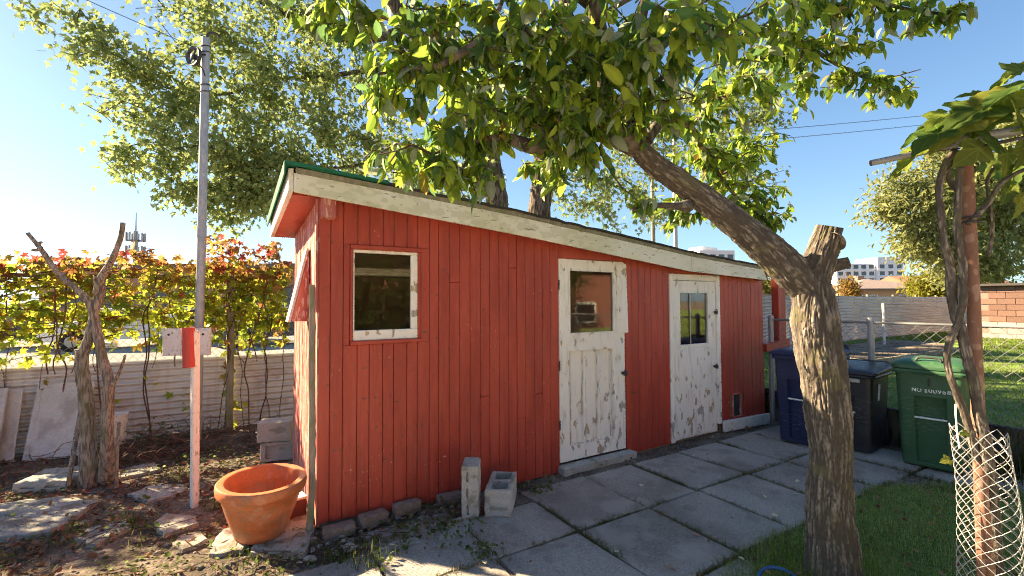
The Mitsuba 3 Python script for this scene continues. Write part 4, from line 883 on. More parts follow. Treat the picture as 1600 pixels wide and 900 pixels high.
LIMBS = [
 ([(1.356,-1.750,2.439), (1.165,-1.729,2.484), (0.896,-1.706,2.463), (0.704,-1.702,2.333), (0.555,-1.694,2.352), (0.384,-1.671,2.311)], (0.07, 0.058, 0.05, 0.04, 0.03, 0.014)),
 ([(1.237,-1.727,2.505), (1.143,-1.745,2.635), (1.072,-1.801,2.795), (0.952,-1.876,2.980), (0.781,-1.921,3.197)], (0.055, 0.046, 0.042, 0.035, 0.02)),
 ([(1.332,-1.760,2.477), (1.313,-1.760,2.783), (1.348,-1.792,3.085), (1.378,-1.882,3.430)], (0.045, 0.036, 0.032, 0.02)),
 ([(1.401,-1.778,2.460), (1.569,-1.769,2.618), (1.820,-1.712,2.665), (2.220,-1.543,2.620), (2.674,-1.404,2.466), (3.118,-1.318,2.356)], (0.032, 0.026, 0.02, 0.016, 0.013, 0.008)),
 ([(1.091,-1.789,2.789), (0.788,-1.771,2.836), (0.559,-1.749,2.845), (0.378,-1.717,2.728), (0.221,-1.618,2.634), (0.096,-1.508,2.636)], (0.035, 0.034, 0.03, 0.022, 0.014, 0.007)),
 ([(1.340,-1.785,3.016), (1.731,-1.911,3.173), (2.306,-2.027,3.203), (2.789,-2.196,3.029), (3.093,-2.319,2.938)], (0.03, 0.024, 0.018, 0.012, 0.007)),
 ([(1.360,-1.829,3.246), (1.883,-2.012,3.414), (2.458,-2.244,3.407), (2.745,-2.505,3.242), (2.901,-2.679,3.164)], (0.026, 0.022, 0.018, 0.012, 0.006)),
 ([(0.939,-1.869,3.011), (0.545,-1.775,3.140), (0.170,-1.548,3.142), (-0.063,-1.173,3.164)], (0.03, 0.022, 0.015, 0.007)),
]
skel = [(LB, -1)]; nodes = len(LB)
for pts, rad in LIMBS:
    c, s = spline(pts, 0.05)
    v, f = tube(c, np.interp(s, np.linspace(0, 1, len(rad)), rad) * (1 + 0.15 * (meshkit.noise(np.c_[s * 60, s * 0, s * 0], 3) - 0.5)), 14)
    put('limb', (v, f), 'bark_plain', ft, smooth=True)
    skel.append((c[2:], len(LB) - 2)); nodes += len(c) - 2
FL = [  # crown lobes: centre, horizontal and vertical radius, number of twig ends
 (0.84,-1.87,2.38,0.24,0.12,18), (0.98,-2.13,2.59,0.22,0.17,16), (0.57,-1.95,2.70,0.24,0.16,16), (1.02,-1.92,2.48,0.15,0.12,10),
 (-0.15,-1.06,3.09,0.20,0.07,9), (-0.01,-1.20,2.97,0.19,0.13,10), (0.17,-1.47,2.67,0.24,0.24,26), (0.00,-1.54,2.48,0.11,0.11,5),
 (0.34,-1.52,2.85,0.28,0.18,26), (0.35,-1.63,2.41,0.23,0.16,26), (0.14,-1.55,2.19,0.21,0.09,14), (0.32,-1.72,2.14,0.17,0.08,14),
 (0.63,-1.64,2.75,0.34,0.28,34), (0.74,-1.64,2.52,0.19,0.16,14), (0.93,-1.51,2.34,0.17,0.13,14), (0.91,-1.91,2.26,0.08,0.09,5),
 (0.81,-2.04,2.73,0.28,0.18,28), (0.95,-2.41,2.62,0.23,0.13,22), (1.18,-2.02,2.60,0.28,0.18,26), (0.80,-1.91,2.55,0.20,0.18,18),
 (1.66,-2.15,2.93,0.36,0.23,30), (1.92,-1.89,2.79,0.34,0.21,26), (2.35,-2.11,3.15,0.34,0.23,28), (2.45,-1.98,2.88,0.20,0.14,8),
 (2.81,-2.15,3.02,0.16,0.10,8), (3.06,-2.30,2.94,0.25,0.09,10), (2.40,-2.26,3.28,0.29,0.13,18), (2.63,-2.46,3.19,0.29,0.11,16),
 (2.86,-2.65,3.18,0.16,0.08,7), (2.65,-1.40,2.61,0.39,0.27,34), (3.11,-1.31,2.38,0.34,0.22,30), (2.61,-1.01,2.31,0.24,0.20,14),
 (2.31,-1.43,2.69,0.28,0.23,20), (3.31,-1.43,2.25,0.13,0.07,5), (2.66,-1.64,2.71,0.23,0.18,12), (0.33,-1.54,3.31,0.61,0.18,30),
 (0.99,-1.94,3.40,0.61,0.21,40), (2.03,-2.11,3.65,0.72,0.25,36), (2.78,-2.44,3.61,0.45,0.19,16), (0.60,-1.69,3.00,0.46,0.12,24),
 (1.16,-1.99,2.05,0.04,0.03,2), (0.64,-1.35,2.81,0.42,0.24,20),
]
FP = crown_points([l[:5] + (int(l[5] * 2.1),) for l in FL], rng)
pos, par, rad, child, nl, tips = grow(skel, FP, 0.055, rng, weight=0.10, sag=0.10, tip=0.003, power=2.45)
mb = MB(); twig_mesh(mb, pos, par, rad, child, nl, TWIG, rmax=0.022)
put('twigs', mb, 'twig', ft, kind='stuff')
def leaf_cloud(tips, pos, par, n_each, spread, droop, rng, along=True):
    """leaf positions and directions around twig ends, hanging a little"""
    P0, Dr = [], []
    for node, ti in tips:
        n = max(1, rng.poisson(n_each)); a = pos[node]; b = pos[par[node]]; d = unit(a - b)
        t = rng.random((n, 1)) ** 1.5 if along else np.zeros((n, 1))
        chain = [node]; k = node
        for _ in range(3):
            if par[k] >= 0: k = par[k]; chain.append(k)
        cp = pos[chain]; idx = (t[:, 0] * (len(chain) - 1)); i0 = np.minimum(idx.astype(int), len(chain) - 1); i1 = np.minimum(i0 + 1, len(chain) - 1)
        base = cp[i0] + (cp[i1] - cp[i0]) * (idx - i0)[:, None]
        P0.append(base + rng.normal(0, spread, (n, 3))); Dr.append(d * 0.5 + rng.normal(0, 0.62, (n, 3)) + A(0, 0, -droop))
    P0, Dr = np.vstack(P0), np.vstack(Dr); return P0, Dr / np.linalg.norm(Dr, axis=1, keepdims=True)
lp, ld = leaf_cloud(tips, pos, par, 6.6, 0.014, 0.85, rng)
lR = leaf_frames(ld, rng, 0.55); ls = np.clip(rng.normal(0.067, 0.020, len(lp)), 0.028, 0.115)
hue = rng.random((len(lp), 1)); g = rng.uniform(0.75, 1.15, (len(lp), 1))
lc = (A(0.19, 0.31, 0.05) * (1 - hue ** 1.5) + A(0.40, 0.49, 0.065) * hue ** 1.5) * g
u2 = rng.random(len(lp)); pale = u2 < 0.16; lc[pale] = A(0.34, 0.40, 0.27) * rng.uniform(0.8, 1.15, (pale.sum(), 1)); deep = u2 > 0.80; lc[deep] = A(0.10, 0.19, 0.065) * rng.uniform(0.8, 1.2, (deep.sum(), 1))
spot = rng.random(len(lp)) < 0.015; lc[spot] = A(0.30, 0.22, 0.05)
dv = lp - EYE; fz = dv @ FWD; vis = (fz > 0.3) & (np.abs(dv @ A(0.855, -0.5185, 0)) < fz * 1.12) & (np.abs(dv[:, 2] - fz * 0.03) < fz * 0.64)
score = np.where(vis, ls / np.maximum(np.linalg.norm(dv, axis=1), 0.2), 0); big = np.argsort(-score)[:300]
BIGL = [leaf_ovate(9, 0.205 + 0.02 * k, 0.25 + 0.08 * k, 0.16 + 0.12 * k, 0.014, seed=k) for k in range(4)]
for k in range(4):
    v_, f_ = leaf_ovate(9, 0.21 + 0.02 * k, 0.35 - 0.1 * k, 0.1 + 0.15 * k, 0.02, seed=20 + k); v_[:, 1] += (0.16 if k % 2 else -0.16) * v_[:, 0] ** 2; v_[:, 2] += 0.06 * np.sin(5 * v_[:, 0] + k) * (1 + 2 * v_[:, 1]); BIGL.append((v_, f_))
RIB = np.r_[np.full(9, 1.22), np.full(14, 0.97), np.full(9, 1.1)][:, None]
SML = [leaf_ovate(6, 0.22, 0.3, 0.3), leaf_ovate(6, 0.20, 0.45, 0.15), leaf_ovate(6, 0.24, 0.25, 0.5)]
petiole = tube([(-0.26, 0, 0.05), (-0.12, 0, 0.01), (0.02, 0, 0)], 0.008, 3, cap=False)
for i in big:
    tv, tf = BIGL[int(rng.integers(8))]
    v, f, c = scatter(np.vstack([tv, petiole[0]]), np.vstack([tf, petiole[1] + len(tv)]), lp[i:i + 1], lR[i:i + 1], ls[i:i + 1], lc[i:i + 1], RIB)
    k = fresh(ft + '__leaf'); scene[k] = mikit.ply((v, f), 'leaf', 40 if False else True, color=c)
rest = np.setdiff1d(np.arange(len(lp)), big); which = rng.integers(0, 3, len(rest)); mb = MB()
for w in range(3):
    r_ = rest[which == w]; mb.add(*(lambda q: ((q[0], q[1]), q[2]))(scatter(*SML[w], lp[r_], lR[r_], ls[r_], lc[r_])))
put('foliage', mb, 'leaf', ft, kind='stuff')

# ---- maple beyond the rear fence
rng = np.random.default_rng(42)
mt = thing('maple_tree', 'big spreading maple with two trunks standing behind the shed', 'tree')
MT = [
 ([(7.365,7.923,-0.100), (7.347,7.831,4.234), (7.444,7.719,5.680), (7.769,7.409,8.763), (8.253,6.938,13.580)], (0.41, 0.34, 0.32, 0.25, 0.14)),
 ([(6.290,8.259,-0.100), (6.142,8.248,4.188), (5.863,8.199,5.659), (5.021,8.327,7.506), (3.810,8.529,8.927), (2.217,8.794,10.836)], (0.42, 0.35, 0.33, 0.27, 0.23, 0.14)),
]
for p, r_ in MT:
    c, s = spline(p, 0.15); L = s * 12; w = 1 + 0.10 * (meshkit.noise(np.c_[L, L * 0, L * 0], 5) - 0.5)
    (v, f), uv = bark_tube(p, r_, n=72, step=0.06, depth=0.022, freq=13, stretch=0.12, seed=31)
    k = fresh(mt + '__trunk'); scene[k] = mikit.ply((v, f), 'bark_plain', True)
ML = [
 ([(4.037,8.484,8.644), (2.874,8.665,7.927), (1.910,8.784,7.555), (0.297,8.985,7.066), (-1.023,9.326,6.526), (-1.752,9.291,6.461), (-2.488,9.246,6.777)], (0.09, 0.075, 0.06, 0.045, 0.035, 0.022, 0.012)),
 ([(3.559,8.600,9.247), (1.565,8.647,8.397), (0.388,8.559,8.574), (-1.402,8.829,9.129), (-3.069,9.059,8.709)], (0.13, 0.11, 0.08, 0.05, 0.02)),
 ([(7.460,7.706,5.776), (9.175,6.785,6.978), (11.559,5.619,7.964), (13.267,4.612,7.161)], (0.10, 0.08, 0.05, 0.02)),
 ([(5.262,8.281,6.984), (4.435,8.427,5.861), (2.867,8.600,5.388), (1.581,8.599,4.989), (0.291,8.588,4.901)], (0.08, 0.06, 0.05, 0.035, 0.015)),
 ([(7.891,7.307,9.533), (9.526,6.272,10.681), (11.491,5.038,11.828)], (0.10, 0.07, 0.03)),
 ([(4.618,8.401,7.995), (5.661,8.038,9.234), (6.263,7.578,11.825)], (0.09, 0.08, 0.05)),
]
skel = [(spline(p, 0.25)[0], -1) for p, _ in MT]; off = [0, len(skel[0][0])]; tot = off[1] + len(skel[1][0]); allp = np.vstack([s[0] for s in skel])
for p, r_ in ML:
    c, s = spline(p, 0.12)
    put('limb', tube(c, np.interp(s, np.linspace(0, 1, len(r_)), r_), 10), 'bark_plain', mt, smooth=True)
    skel.append((c[1:], int(np.argmin(np.linalg.norm(allp - c[0], axis=1)))))
MLB = [
 (0.05,8.78,3.84,0.76,0.51,18), (-1.11,9.15,3.94,0.59,0.41,12), (-0.48,9.08,4.22,0.91,0.61,22), (0.48,9.13,4.35,0.64,0.64,16),
 (-1.84,9.26,4.53,0.72,0.58,16), (-0.24,8.88,5.74,1.21,1.06,30),
 (-2.23,9.43,6.41,1.29,1.22,60), (-0.99,9.04,5.20,1.33,1.18,70), (0.16,9.08,6.83,1.73,1.41,80), (-0.10,8.83,4.60,1.06,0.83,45),
 (1.02,8.91,5.67,1.29,1.29,70), (2.27,8.91,6.92,1.54,1.54,60), (3.28,8.82,5.51,1.40,1.24,60), (-1.02,8.64,7.83,1.58,0.86,70),
 (0.81,8.61,8.39,1.56,0.94,60), (-3.78,9.69,7.73,0.95,0.24,14), (-3.20,9.35,7.17,0.57,0.52,14), (4.65,8.48,5.09,1.46,1.09,40),
 (5.82,8.34,7.11,1.70,1.70,50), (7.26,7.42,8.24,2.27,1.89,60), (8.28,7.24,4.91,1.93,0.78,40), (10.12,6.41,5.94,1.77,1.77,60),
 (12.25,5.24,6.96,1.78,1.99,60), (13.42,4.48,8.35,1.20,1.78,34), (-0.69,9.24,3.55,0.57,0.37,10), (-2.49,9.48,4.71,0.86,0.39,16),
 (10.04,6.36,4.24,1.56,0.44,18), (-1.48,9.38,4.16,0.73,0.38,14), (2.79,8.41,11.68,3.40,1.36,80),
 (8.01,6.80,12.78,3.78,1.89,80), (2.30,8.98,4.54,1.88,0.68,40), (12.78,4.98,5.18,1.39,0.99,24),
]
MP = crown_points([l[:5] + (int(l[5] * 1.0),) for l in MLB], rng)
pos, par, rad, child, nl, tips = grow(skel, MP, 0.3, rng, weight=0.12, sag=0.0, tip=0.006, power=2.5)
mb = MB(); twig_mesh(mb, pos, par, rad * 1.25, child, nl, TWIG, sides=4, rmax=0.06); put('twigs', mb, 'twig', mt, kind='stuff')
lp, ld = leaf_cloud(tips, pos, par, 25, 0.16, 0.5, rng)
MAPLE = leaf_lobed([(180, .30), (130, .42), (105, .26), (72, .55), (42, .26), (15, .42), (0, .72), (-15, .42), (-42, .26), (-72, .55), (-105, .26), (-130, .42)], 0.12, 0.25)
lR = leaf_frames(ld, rng, 0.8); ls = np.clip(rng.normal(0.128, 0.028, len(lp)), 0.06, 0.2)
hue = rng.random((len(lp), 1)); lc = (A(0.18, 0.26, 0.09) * (1 - hue) + A(0.35, 0.40, 0.155) * hue) * rng.uniform(0.7, 1.2, (len(lp), 1))
mb = MB(); q = scatter(*MAPLE, lp, lR, ls, lc); mb.add((q[0], q[1]), q[2]); put('foliage', mb, 'leaf_far', mt, kind='stuff')

# ---- locust on the right, far trees
def far_tree(key, lab, base, h, lobes_, n_each, spread, size, cols, rng, trunk=0.22, quad=True, group=None):
    t = thing(key, lab, 'tree', group); base = A(*base); L = MB()
    pts = crown_points(lobes_, rng); cen = np.average([l[:3] for l in lobes_], axis=0, weights=[l[5] for l in lobes_])
    tr = [base, base * 0.6 + A(*cen[:2], cen[2] * 0.8) * 0.4 * A(1, 1, 1) if False else A(base[0], base[1], h * 0.35), A((base[0] + cen[0]) / 2, (base[1] + cen[1]) / 2, h * 0.6), A(*cen[:2], h * 0.85)]
    c, s = spline(tr, 0.3); put('trunk', tube(c, np.interp(s, [0, 1], [trunk, trunk * 0.35]), 10), 'bark_plain', t, smooth=True)
    pos, par, rad, child, nl, tips = grow([(c, -1)], pts, 0.5, rng, weight=0.1, tip=0.012, power=2.4)
    mb = MB(); twig_mesh(mb, pos, par, rad, child, nl, TWIG, sides=4, rmax=trunk * 0.6); put('branches', mb, 'twig', t, kind='stuff')
    lp, ld = leaf_cloud(tips, pos, par, n_each, spread, 0.3, rng)
    lR = leaf_frames(ld, rng, 0.9); ls = np.clip(rng.normal(size, size * 0.25, len(lp)), size * 0.4, size * 1.8); hue = rng.random((len(lp), 1))
    lc = (A(*cols[0]) * (1 - hue) + A(*cols[1]) * hue) * rng.uniform(0.75, 1.2, (len(lp), 1))
    tv = np.array([(0, 0, 0), (0.45, 0.22, 0.05), (1, 0, -0.1), (0.45, -0.22, 0.05)]); tf = np.array([(0, 2, 1), (0, 3, 2)])
    mb = MB(); q = scatter(tv, tf, lp, lR, ls, lc); mb.add((q[0], q[1]), q[2]); put('foliage', mb, 'leaf_far', t, kind='stuff'); return t
rng = np.random.default_rng(43)
far_tree('locust_tree', 'large feathery pale green tree beyond the brick outbuilding at the right edge', (32.194,3.540,0.000), 9.5, [
 (27.19,5.25,5.71,1.38,1.47,22), (28.48,4.42,7.23,1.68,1.77,34), (28.25,4.66,4.17,1.47,1.10,26), (31.59,3.75,5.88,2.24,2.56,44),
 (33.07,2.76,8.43,1.92,2.24,34), (34.34,2.11,5.06,1.92,2.56,40), (29.97,3.66,3.25,1.84,0.86,22), (26.01,5.96,6.11,0.92,0.67,9),
 (37.53,1.24,7.88,2.67,3.67,40), (32.63,2.95,10.51,1.28,1.60,16), (26.39,5.69,7.09,0.67,0.55,6),
], 110, 0.42, 0.27, ((0.22, 0.26, 0.11), (0.38, 0.40, 0.17)), rng, 0.3)
far_tree('small_tree', 'small yellow green tree behind the pale fence, left of the vine post', (34.416,6.872,0.000), 4.2, [
 (34.50,6.78,2.70,1.20,0.90,30), (34.02,7.09,2.25,1.05,0.53,16), (35.15,6.40,2.32,0.75,0.60,12),
], 60, 0.3, 0.22, ((0.17, 0.19, 0.03), (0.30, 0.28, 0.05)), rng, 0.12)
far_tree('small_tree', 'small orange tinted tree left of the grey roofed house, beside the leaning trunk', (40.926,13.454,0.000), 4.5, [
 (40.48,13.68,2.75,0.55,0.70,18), (40.75,13.54,2.30,0.50,0.40,10),
], 50, 0.3, 0.24, ((0.24, 0.15, 0.05), (0.34, 0.24, 0.07)), rng, 0.12)
far_tree('small_tree', 'pale green tree seen through the gap between the shed and the leaning trunk', (29.487,13.372,0.000), 4.5, [
 (29.58,13.28,2.45,0.75,0.58,20), (30.19,12.91,2.53,0.67,0.50,12), (28.94,13.67,2.66,0.58,0.50,12),
], 55, 0.3, 0.24, ((0.15, 0.17, 0.05), (0.25, 0.24, 0.07)), rng, 0.12)

# ---- pruned tree on the left
rng = np.random.default_rng(44)
pt = thing('pruned_tree', 'small leafless tree cut back to two bare upright limbs in the left yard', 'tree')
put_bark('trunk', pt, [(-1.579,1.896,-0.060), (-1.584,1.841,0.393), (-1.608,1.841,0.782), (-1.639,1.851,1.033), (-1.642,1.846,1.199)], [0.085, 0.063, 0.056, 0.052, 0.046], 'dead_wood', n=70, step=0.015, depth=0.008, freq=26, seed=4)
put_bark('trunk', pt, [(-1.480,1.936,-0.060), (-1.441,1.756,0.336), (-1.440,1.720,0.675), (-1.433,1.707,0.896), (-1.483,1.730,1.117), (-1.529,1.773,1.338), (-1.550,1.780,1.477)], [0.067, 0.056, 0.049, 0.046, 0.041, 0.037, 0.033], 'dead_wood', n=70, step=0.015, depth=0.008, freq=26, seed=5)
put_bark('limb', pt, [(-1.650,1.854,1.116), (-1.586,1.808,1.310), (-1.541,1.772,1.560), (-1.505,1.744,1.727), (-1.511,1.721,1.809)], [0.044, 0.037, 0.033, 0.037, 0.033], 'dead_wood', n=56, step=0.012, depth=0.006, freq=30, seed=6)
put_bark('limb', pt, [(-1.531,1.750,1.671), (-1.501,1.715,1.804), (-1.430,1.632,1.933), (-1.369,1.555,2.078), (-1.338,1.509,2.183), (-1.330,1.500,2.275)], [0.033, 0.033, 0.027, 0.022, 0.020, 0.019], 'dead_wood', n=48, step=0.012, depth=0.004, freq=34, seed=7)
put_bark('limb', pt, [(-1.550,1.781,1.449), (-1.594,1.778,1.616), (-1.672,1.787,1.715), (-1.788,1.794,1.844), (-1.894,1.793,2.034), (-1.982,1.782,2.177)], [0.037, 0.030, 0.025, 0.022, 0.018, 0.014], 'dead_wood', n=48, step=0.012, depth=0.004, freq=34, seed=8)
for a, b, c_ in (((-1.904,1.786,2.065), (-1.921,1.751,2.034), (-1.945,1.742,2.037)), ((-1.918,1.794,2.087), (-1.893,1.755,2.100), (-1.888,1.752,2.100)), ((-1.405,1.690,0.885), (-1.343,1.613,1.021), (-1.302,1.548,1.151)), ((-1.532,1.748,1.738), (-1.541,1.704,1.802), (-1.534,1.688,1.824))):
    put_bark('branch_stub', pt, [a, b, c_], [0.018, 0.013, 0.010], 'dead_wood', n=24, step=0.012, depth=0.002, freq=40, seed=9)
put('garden_stick', tube([(-1.701,1.808,0.044), (-1.693,1.966,0.378), (-1.691,2.129,0.672)], [0.017, 0.02, 0.016], 8), 'dead_wood', label='dark stick leaning on the left side of the pruned tree', cat='stick', smooth=True)
put('garden_stick', tube([(-1.349,1.594,0.031), (-1.348,1.581,0.367), (-1.337,1.567,0.584)], [0.014, 0.014, 0.012], 8), 'dead_wood', label='thin upright stick at the right side of the pruned tree', cat='stick', smooth=True)

# ================================================================ VINE ON THE REAR FENCE
rng = np.random.default_rng(51)
cv = thing('creeper_vine', 'red and yellow autumn creeper covering the wire above the rear fence', 'vine')
mb = MB()
for k in range(60):
    x = rng.uniform(-6.8, 0.1); y0 = 3.22 + rng.normal(0, 0.03); n = 9; z = np.linspace(-0.02 if k % 2 else 0.85, rng.uniform(1.6, 2.05), n)
    c = np.c_[x + np.cumsum(rng.normal(0, 0.03, n)), y0 + np.cumsum(rng.normal(0, 0.014, n)), z]; c[0, 1] -= 0.05
    mb.add(tube(spline(c, 0.07)[0], rng.uniform(0.003, 0.009), 5, cap=False), rng.uniform(0.7, 1.3) * A(0.11, 0.07, 0.055))
for k in range(46):
    x = rng.uniform(-6.8, -0.2); n = 8; c = np.c_[x + np.linspace(0, rng.uniform(0.8, 2.0), n), 3.25 + rng.normal(0, 0.03, n), rng.uniform(1.2, 1.98) + np.cumsum(rng.normal(0, 0.04, n))]
    mb.add(tube(spline(c, 0.07)[0], rng.uniform(0.003, 0.008), 4, cap=False), rng.uniform(0.7, 1.3) * A(0.13, 0.075, 0.06))
put('stems', mb, 'matte', cv, kind='stuff')
pl, pd, pc_ = [], [], []
def creeper(n, x0, x1, zf, yj=0.10):
    for _ in range(n):
        x = rng.uniform(x0, x1); z = zf(x); pl.append((x, 3.27 + rng.normal(0, yj), z)); pd.append((rng.normal(0, 0.6), -0.45 + rng.normal(0, 0.5), -0.45 + rng.normal(0, 0.4)))
        t = np.clip((z - 1.82) / 0.36 + rng.normal(0, 0.40), 0, 1); t = 0.9 if rng.random() < 0.08 else t; u = rng.random()
        g_ = A(0.42, 0.46, 0.055) if u < 0.6 else A(0.24, 0.34, 0.055) if u < 0.85 else A(0.33, 0.26, 0.05)
        r_ = A(0.34, 0.075, 0.06) if u < 0.3 else A(0.42, 0.20, 0.075) if u < 0.62 else A(0.30, 0.20, 0.12) if u < 0.85 else A(0.42, 0.30, 0.08)
        pc_.append((g_ * (1 - t) + r_ * t) * rng.uniform(0.7, 1.25))
def band(lo, hi, p=1.0): return lambda x: lo + (hi - lo) * rng.random() ** p + 0.05 * math.sin(x * 3.1) + 0.03 * math.sin(x * 7.7)
creeper(1500, -6.8, 0.15, band(1.80, 2.10, 0.8), 0.13); creeper(2700, -6.8, 0.1, band(1.32, 1.9), 0.09); creeper(1100, -6.8, 0.1, band(1.0, 1.5, 0.8), 0.07); creeper(420, -0.85, 0.02, band(1.5, 2.42), 0.12); creeper(220, -6.8, 0.1, band(2.02, 2.2, 1.5), 0.12)
creeper(28, -0.62, -0.5, lambda x: rng.uniform(0.05, 1.0), 0.02); creeper(40, -6.5, -0.1, band(0.3, 0.95), 0.05)
pl, pd, pc_ = np.array(pl), np.array(pd), np.array(pc_)
lf = []
for a in (0, 58, -58, 112, -112):
    s_ = 1.0 if a == 0 else 0.9 if abs(a) < 90 else 0.65
    v, f = leaf_ovate(4, 0.24, 0.22, 0.25); lf.append((moved((v * 0.62 * s_, f), rot((0, 0, 1), a)), None))
n = 0; cvv, cff = [], []
for (v, f), _ in lf: cvv.append(v); cff.append(f + n); n += len(v)
CREEP = (np.vstack(cvv), np.vstack(cff))
cR = leaf_frames(pd, rng, 0.7, up=(0, -0.5, 0.6)); cs = np.clip(rng.normal(0.105, 0.024, len(pl)), 0.05, 0.16)
front = np.argsort(-(cs * (1.0 + 0.4 * (pl[:, 2] > 1.9)) * (pl[:, 0] > -2.9) * (pl[:, 1] < 3.27)))[:240]
for i in front:
    v, f, c = scatter(*CREEP, pl[i:i + 1], cR[i:i + 1], cs[i:i + 1], pc_[i:i + 1])
    k = fresh(cv + '__leaf'); scene[k] = mikit.ply((v, f), 'leaf', False, color=c)
r_ = np.setdiff1d(np.arange(len(pl)), front); q = scatter(*CREEP, pl[r_], cR[r_], cs[r_], pc_[r_])
put('foliage', MB().add((q[0], q[1]), q[2]), 'leaf', cv, kind='stuff')

# ================================================================ PERGOLA POST, GRAPE VINE AND WIRE ROLL ON THE RIGHT
rng = np.random.default_rng(52)
pg = thing('pergola', 'rusty pipe post carrying grey pipe rails at the right edge', 'pergola')
put('post', tube([(2.13, -2.92, -0.1), (2.101,-2.902,0.471), (2.071,-2.896,0.815), (2.035,-2.902,1.558), (2.000,-2.904,2.189)], [0.0215, 0.0215, 0.0215, 0.0215, 0.021], 24), 'rust', pg, smooth=40)
def pipe(parent, name, a, b, r, m):
    a, b = A(*a), A(*b); d = unit(b - a); mb = MB().add(tube([a, b], r, 22, cap=False)).add(tube([b, a], r * 0.82, 22, cap=False))
    x = unit(np.cross(d, A(0, 0, 1))); y = np.cross(x, d); t = np.arange(22) * 2 * np.pi / 22
    for p in (a, b):
        o = p + np.outer(np.cos(t), x) * r + np.outer(np.sin(t), y) * r; i_ = p + np.outer(np.cos(t), x) * r * 0.82 + np.outer(np.sin(t), y) * r * 0.82
        j = np.arange(22); k = (j + 1) % 22; mb.add((np.vstack([o, i_]), np.stack([j, k, k + 22, j + 22], 1)))
    return put(name, mb, m, parent, smooth=40)
pipe(pg, 'rail', (1.778,-2.663,2.168), (2.198,-3.097,2.268), 0.0125, 'grey_pipe')
pipe(pg, 'rail', (1.882,-2.903,2.212), (2.041,-3.211,2.217), 0.0165, 'grey_pipe')
gv = thing('grape_vine', 'old twisted grape vine with broad lobed leaves climbing the rusty pipe post', 'vine')
GS = [([(1.923,-2.892,2.182), (1.884,-2.866,2.113), (1.870,-2.854,2.017), (1.888,-2.858,1.833), (1.929,-2.866,1.699), (1.945,-2.862,1.622), (1.958,-2.866,1.532), (1.951,-2.883,1.469), (1.961,-2.896,1.366), (1.970,-2.910,1.256), (1.986,-2.916,1.156), (2.021,-2.921,1.052), (2.066,-2.920,0.893)], (0.0122, 0.0137, 0.0137, 0.0130, 0.0158, 0.0194, 0.0202, 0.0187, 0.0187, 0.0187, 0.0194, 0.0187, 0.0173)),
      ([(1.900,-2.911,2.104), (1.895,-2.904,2.009), (1.895,-2.898,1.847), (1.925,-2.900,1.735), (1.931,-2.899,1.609), (1.946,-2.882,1.518), (1.915,-2.859,1.424), (1.905,-2.850,1.355), (1.905,-2.860,1.285), (1.925,-2.870,1.225), (1.964,-2.879,1.151), (1.998,-2.885,1.077), (2.040,-2.894,0.941)], (0.0130, 0.0130, 0.0137, 0.0130, 0.0137, 0.0144, 0.0144, 0.0137, 0.0130, 0.0137, 0.0144, 0.0151, 0.0144)),
      ([(2.14, -2.90, -0.05), (2.183,-2.904,0.447), (2.137,-2.911,0.747), (2.072,-2.915,0.992), (2.005,-2.914,1.128)], (0.0324, 0.0288, 0.0252, 0.0230, 0.0202))]
for k, (p, r_) in enumerate(GS):
    c, s = spline(p, 0.02); r2 = np.interp(s, np.linspace(0, 1, len(r_)), r_)
    (v, f), uv = bark_tube(c, np.interp(np.linspace(0, 1, 60), s, r2), n=44, step=0.008, depth=0.006, freq=60, stretch=0.12, seed=60 + k)
    kk = fresh(gv + '__stem'); scene[kk] = mikit.ply((v, f), 'bark', True, uv=uv)
for p, r_ in (([(1.923,-2.891,2.169), (1.900,-2.911,2.104), (1.913,-2.920,2.164), (1.929,-2.977,2.175), (1.967,-3.071,2.185)], 0.0097), ([(1.983,-2.906,1.891), (2.030,-2.949,1.960), (2.071,-2.989,2.051), (2.136,-3.053,2.103)], 0.0105), ([(2.141,-2.927,1.768), (2.094,-2.951,1.919), (2.075,-2.944,2.049), (2.096,-2.960,2.121)], 0.0075), ([(1.873,-2.804,2.217), (1.901,-2.855,2.186), (1.927,-2.906,2.186)], 0.0037), ([(1.895,-2.819,2.243), (1.909,-2.873,2.208), (1.971,-3.004,2.224), (2.007,-3.096,2.209)], 0.0045), ([(1.942,-2.897,2.016), (1.915,-2.872,2.096), (1.947,-2.894,2.157)], 0.0120)):
    c, s = spline(p, 0.02); (v, f), uv = bark_tube(c, [r_, r_ * 0.9, r_ * 0.75], n=26, step=0.01, depth=0.003, freq=70, seed=70)
    kk = fresh(gv + '__stem'); scene[kk] = mikit.ply((v, f), 'bark', True, uv=uv)
a = np.linspace(0, 4 * np.pi, 60); put('tie_wire', tube((2.031,-2.911,1.889) + np.c_[-0.010 + 0.040 * np.cos(a), 0.034 * np.sin(a), 0.003 * a + 0.006 * np.sin(a)], 0.0035, 6), 'dark_metal', pg)
